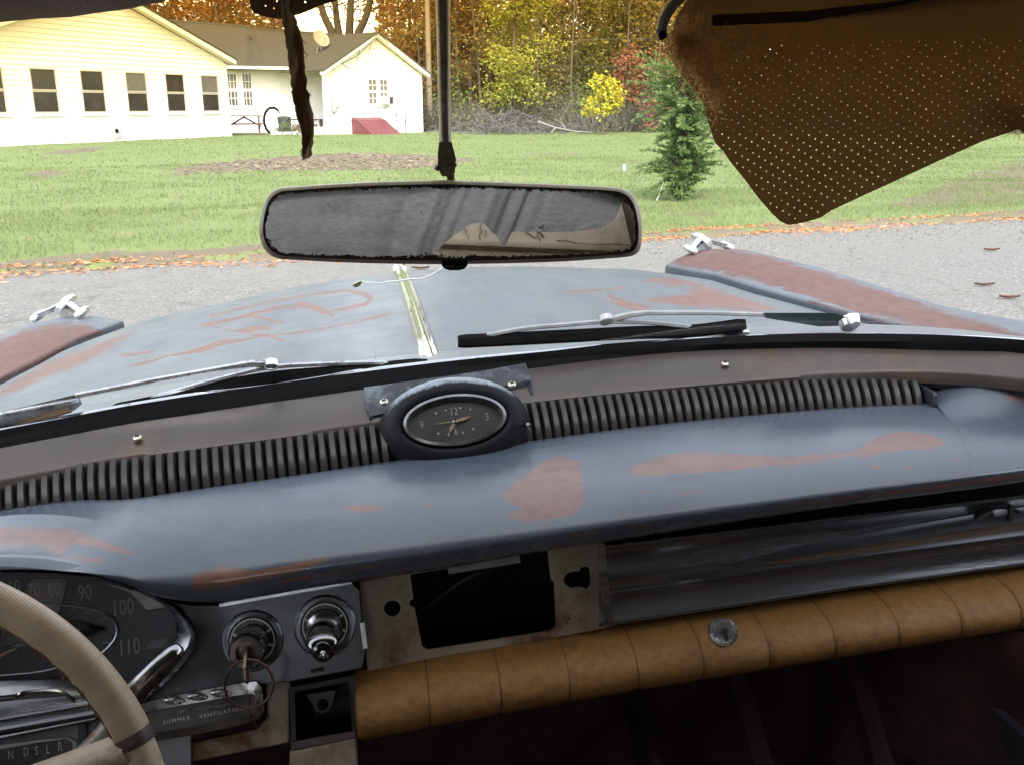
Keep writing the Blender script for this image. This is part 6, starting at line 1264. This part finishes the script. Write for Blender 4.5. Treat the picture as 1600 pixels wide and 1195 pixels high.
ccol = ramp(ntc, wv1.outputs['Fac'], [(.3, (.25, .26, .285)), (.7, (.42, .43, .46))]); ccol = mixc(ntc, ramp(ntc, nz2, [(.3, (0, 0, 0)), (.7, (.4,) * 3)]), ccol, (.28, .28, .3)); ntc.links.new(ccol, bc.inputs['Base Color'])
tl = N(ntc, 'BsdfTranslucent'); ntc.links.new(ccol, tl.inputs[0]); mxc = N(ntc, 'MixShader', i_Fac=.16); ntc.links.new(bc.outputs[0], mxc.inputs[1]); ntc.links.new(tl.outputs[0], mxc.inputs[2]); ntc.links.new(mxc.outputs[0], oc_.inputs[0]); bc.inputs['Roughness'].default_value = .95; bump(ntc, bc, nz1, .4, .003)
mb = MB().grid(rows); o0 = rows[0][60]
cl = mb.build('grey_cloth', CLM, org=o0, frame=CARM, smooth=180); props(cl, 'grey wrinkled cloth hung behind the seats, seen only in the rear view mirror', 'cloth')
rp_ = [REF(300, 250, -.95), REF(1060, 250, -.95), REF(1060, 470, -.95), REF(300, 470, -.95)]
zt, zb = max(p.z for p in rp_) + .1, min(p.z for p in rp_) - .15; xa, xb = min(p.x for p in rp_) - .15, max(p.x for p in rp_) + .1
rear = MB().obox(Vector((xa, -1.0, zb)), Vector((xb - xa, 0, 0)), (0, .045, 0), (0, 0, REF(800, 325, -.95).z - zb)).build('rear_panel', CREAM2, car, smooth=0)
ml, mr = REF(640, 376, -.95), REF(1000, 391, -.95); MB().bar(ml + (ml - mr) * .6, mr + (mr - ml) * .4, .014, .012, (0, 1, 0)).build('moulding', mat('cream_moulding', (.55, .47, .35), .35), rear, smooth=40, bev=.003)
MB().bar(ml + (ml - mr) * .6 - up * .012, mr + (mr - ml) * .4 - up * .012, .006, .008, (0, 1, 0)).build('moulding_groove', mat('groove_brown', (.09, .06, .035), .7), rear, smooth=0)
for (pts, r) in (([(724, 357), (729, 361), (728, 366), (733, 370), (731, 376)], .0008), ([(752, 351), (750, 358), (753, 362), (749, 369), (751, 377)], .0011), ([(757, 360), (760, 364), (759, 373)], .0006), ([(822, 364), (829, 367), (834, 372), (840, 370), (844, 375), (843, 380)], .0012), ([(838, 362), (846, 366), (850, 372)], .0022), ([(870, 377), (884, 376), (900, 381), (930, 383), (960, 382), (985, 384)], .0012), ([(985, 330), (983, 350), (988, 370)], .0016)):
    MB().tube([REF(x, y, -.953) for x, y in pts], r, 5).build('crack_stain', mat('stain_dark_brown', (.16, .10, .055), .9), rear)
# ---- torn perforated pieces at the top
def perforated(outline_px, plane_pt, n, a_px, b_px, hole_r, mat_, name, label, cat, off, skip=None, bend=None, anchor=(1300, 200)):
    n = Vector(n).normalized(); ex = Vector((1, 0, 0)); ex = (ex - n * ex.dot(n)).normalized(); ey = n.cross(ex); ey = ey if ey.z > 0 else -ey
    to2 = lambda px, py: (lambda q: ((q - plane_pt).dot(ex), (q - plane_pt).dot(ey)))(PP(px, py, plane_pt, n))
    out2 = [to2(*p) for p in outline_px]; A = np.array(outline_px, float)
    holes = []; lo, hi = A.min(0), A.max(0); a_px, b_px = np.array(a_px), np.array(b_px); R_ = 90
    for i in range(-R_, R_):
        for j in range(-R_, R_):
            q = np.array(anchor) + i * a_px + j * b_px
            if (q < lo).any() or (q > hi).any(): continue
            holes.append(q)
    H = np.array(holes); sd = sd_poly(H, outline_px); H = H[sd < -6]
    if skip: H = H[[not skip(*h) for h in H]]
    hl = [circ2(to2(h[0] + random.uniform(-.4, .4), h[1] + random.uniform(-.4, .4)), hole_r * random.uniform(.85, 1.1), 7) for h in H]
    def to3(x, y): return plane_pt + ex * x + ey * y + n * (bend(x, y) if bend else 0)
    mb = slab(MB(), out2, hl, to3, n * off)
    o = mb.build(name, mat_, org=plane_pt, frame=CARM, smooth=0); return props(o, label, cat)
VIS = mat('brown_fibreboard', (.36, .215, .10), .9, 0, .25, 14, .4, 160, dirt=(.22, .13, .06), dscale=9, damt=.3)
vnt = VIS.node_tree; vb_ = vnt.nodes['Principled BSDF']; vtl = N(vnt, 'BsdfTranslucent'); vtl.inputs[0].default_value = (.50, .36, .21, 1); vmx = N(vnt, 'MixShader', i_Fac=.46)
vnt.links.new(vb_.outputs[0], vmx.inputs[1]); vnt.links.new(vtl.outputs[0], vmx.inputs[2]); vnt.links.new(vmx.outputs[0], vnt.nodes['Material Output'].inputs[0])
vo_ = [(1046, 66), (1062, 100), (1085, 128), (1103, 150), (1112, 180), (1124, 214), (1136, 226), (1150, 246), (1170, 270), (1192, 300), (1214, 326), (1228, 340), (1240, 346), (1252, 345), (1268, 342), (1290, 336), (1304, 326), (1350, 305), (1400, 283), (1460, 256), (1520, 230), (1570, 214), (1598, 212), (1700, 178), (1900, 110), (1900, -160), (1500, -160), (1150, -120), (1060, 20)]
vpt = P(1300, 200, 'y', .50)
perforated(vo_, vpt, (-.12, -1, .35), (9.6, 6.1), (-7.1, 10.7), .0005, VIS, 'torn_sun_visor', 'torn brown perforated sun visor board hanging down at the top right', 'sun visor', -.0006,
           skip=lambda x, y: y < 70 + .02 * (x - 1100) + 60 * max(0, (1180 - x) / 140) or (random.random() < .25 and y < 110), bend=lambda x, y: .010 * sin(x * 14) + .006 * sin(y * 22 + x * 9))
visor = [o for o in COL.objects if o.name.startswith('torn_sun_visor')][0]; ORG[visor.name] = vpt
def VP(px, py, f=0.): return PP(px, py, vpt, Vector((-.12, -1, .35)).normalized()) + Vector((-.12, -1, .35)).normalized() * f
MB().tube(smooth_path([VP(x, y, .004) for x, y in ((1031, 56), (1034, 40), (1046, 18), (1066, -2), (1090, -18))], 20), [.0022] + [.0048] * 18 + [.004], 10, sq=.6).build('visor_binding', mat('grey_vinyl_binding', (.30, .29, .29), .5), visor)
MB().tube([VP(1029, 57, .004), VP(1033, 60, .004), VP(1038, 61, .005)], [.002, .003, .002], 6).build('binding_end', BLACK, visor)
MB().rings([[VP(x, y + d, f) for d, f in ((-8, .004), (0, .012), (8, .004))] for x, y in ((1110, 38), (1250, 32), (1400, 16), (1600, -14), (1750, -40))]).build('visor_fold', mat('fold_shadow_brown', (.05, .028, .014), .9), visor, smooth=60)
rg = np.random.default_rng(9); fz = []
def fuzz(cx, cy, sx__, sy__, n, ln):
    for _ in range(n):
        x, y = cx + rg.normal() * sx__, cy + rg.normal() * sy__; q = np.array(VP(x, y, .004 + rg.uniform(0, .006))); d = rg.normal(size=3) * [1, .5, 1]; d[2] -= .6; d /= np.linalg.norm(d); s = rg.normal(size=3); s /= np.linalg.norm(s)
        L = ln * rg.uniform(.4, 1.2); w = .0005; fz.extend([q - s * w, q + s * w, q + d * L * .6 + rg.normal(size=3) * L * .2, ] )
for cx, cy, a, b_, n in ((1070, 92, 10, 24, 500), (1082, 60, 12, 20, 260), (1098, 122, 7, 20, 420), (1054, 75, 6, 14, 400), (1150, 75, 30, 15, 100), (1115, 150, 7, 18, 250), (1570, 195, 10, 8, 200), (1548, 176, 6, 8, 140)): fuzz(cx, cy, a, b_, n, .009)
me = raw_mesh('stuffing_fibres', np.array(fz) - np.array(vpt), np.arange(len(fz)).reshape(-1, 3), leafmat('tan_fibre', [(.75, .55, .3), (.85, .66, .4), (.6, .42, .2)], .75), 3); o = link('stuffing_fibres', me, parent=visor)
MB().prism([VP(*p, .005) for p in ((1557, 162), (1566, 170), (1576, 176), (1583, 183), (1584, 192), (1592, 200), (1602, 204), (1606, 214), (1590, 213), (1580, 204), (1573, 188), (1562, 174))], (0, -.002, 0)).build('torn_edge', mat('torn_tan_core', (.26, .155, .06), .9, 0, .25, 40), visor, smooth=0)
# grey headliner flap at top left
HLM = mat('grey_perforated_vinyl', (.66, .6, .6), .7, 0, .15, 14, .15, 300)
def thin_cloth(m, c, k):                    # lets a little daylight through a thin woven or moulded sheet
    t = m.node_tree; a = N(t, 'BsdfTranslucent'); a.inputs[0].default_value = (*c, 1); x = N(t, 'MixShader', i_Fac=k); t.links.new(t.nodes['Principled BSDF'].outputs[0], x.inputs[1]); t.links.new(a.outputs[0], x.inputs[2]); t.links.new(x.outputs[0], t.nodes['Material Output'].inputs[0])
thin_cloth(HLM, (.5, .46, .46), .35)
hp_ = P(100, 20, 'y', .58)
perforated([(-220, 78), (-100, 56), (0, 38), (60, 30), (110, 24), (150, 15), (200, 7), (250, -3), (300, -16), (330, -90), (-220, -90)], hp_, (0, -.75, -.66), (15.5, 3.0), (5.0, 9.5), .00055, HLM, 'headliner_flap', 'sagging grey perforated headliner edge at the top left', 'headliner', .0015, anchor=(60, 10), bend=lambda x, y: .003 * sin(x * 40))
# dark scrap and ragged strip hanging in front of the house
tp = P(470, 60, 'y', .56); CH = Vector((0, 0, 0))
STM = mat('dark_ragged_cloth', (.2, .14, .095), .95, 0, .5, 45, .5, 250)
thin_cloth(STM, (.35, .25, .17), .35)
L_ = [(432, -70), (436, -20), (438, 0), (441, 29), (445, 56), (449, 85), (453, 114), (455, 138), (459, 160), (464, 184), (470, 206), (472, 225), (471, 240), (471.5, 248), (474, 251)]
R_ = [(452, -70), (455, -20), (456, 0), (459, 20), (464, 36), (471, 56), (474, 72), (475, 92), (477, 114), (480, 138), (484, 155), (488, 175), (490, 194), (489, 220), (487, 240), (484, 246), (480, 248)]
Ls = smooth_path([(x, y, 0) for x, y in L_], 70); Rs = smooth_path([(x, y, 0) for x, y in R_], 70); rg = np.random.default_rng(4)
rows = []
for i, (l, r) in enumerate(zip(Ls, Rs)):
    jl, jr = rg.normal() * .7, rg.normal() * .8; row = []
    if 8 < i < 14: jr -= 6 * sin((i - 8) / 6 * pi)
    for t in np.linspace(0, 1, 9): row.append(P(l.x + jl + (r.x + jr - l.x - jl) * t, l.y + (r.y - l.y) * t, 'y', .56 + .005 * cos(t * 5 + i * .09) + .003 * sin(i * .35 + t * 2)))
    rows.append(row)
mb = MB().grid(rows); nf = len(mb.v); mb.grid([[q + Vector((0, .0016, 0)) for q in r] for r in rows])
strip_o = mb.build('ragged_strip', STM, org=tp, frame=CARM, smooth=60); props(strip_o, 'long dark ragged cloth strip hanging from the roof in front of the house', 'torn cloth')
for k in range(16):
    i = rg.integers(6, 60); e = rows[i][0 if rg.uniform() < .5 else 8]; MB().tube([e, e + Vector((rg.normal() * .0008, 0, -.0015)), e + Vector((rg.normal() * .0015, 0, -.003 * rg.uniform(.4, 1)))], .0002, 4).build('loose_thread', STM, strip_o)
sc2 = [(392, -60), (390, 0), (391, 12), (396, 20), (408, 25), (424, 29), (440, 30), (452, 27), (470, 22), (486, 16), (500, 9), (512, 6), (528, 1), (545, -8), (560, -60)]
perforated(sc2, P(470, 5, 'y', .575), (0, -1, -.2), (13, 4), (-5, 11), .0006, STM, 'torn_scrap', 'dark torn perforated scrap of lining at the top edge above the strip', 'torn lining', -.0015, anchor=(415, 10), skip=lambda x, y: random.random() < .5)
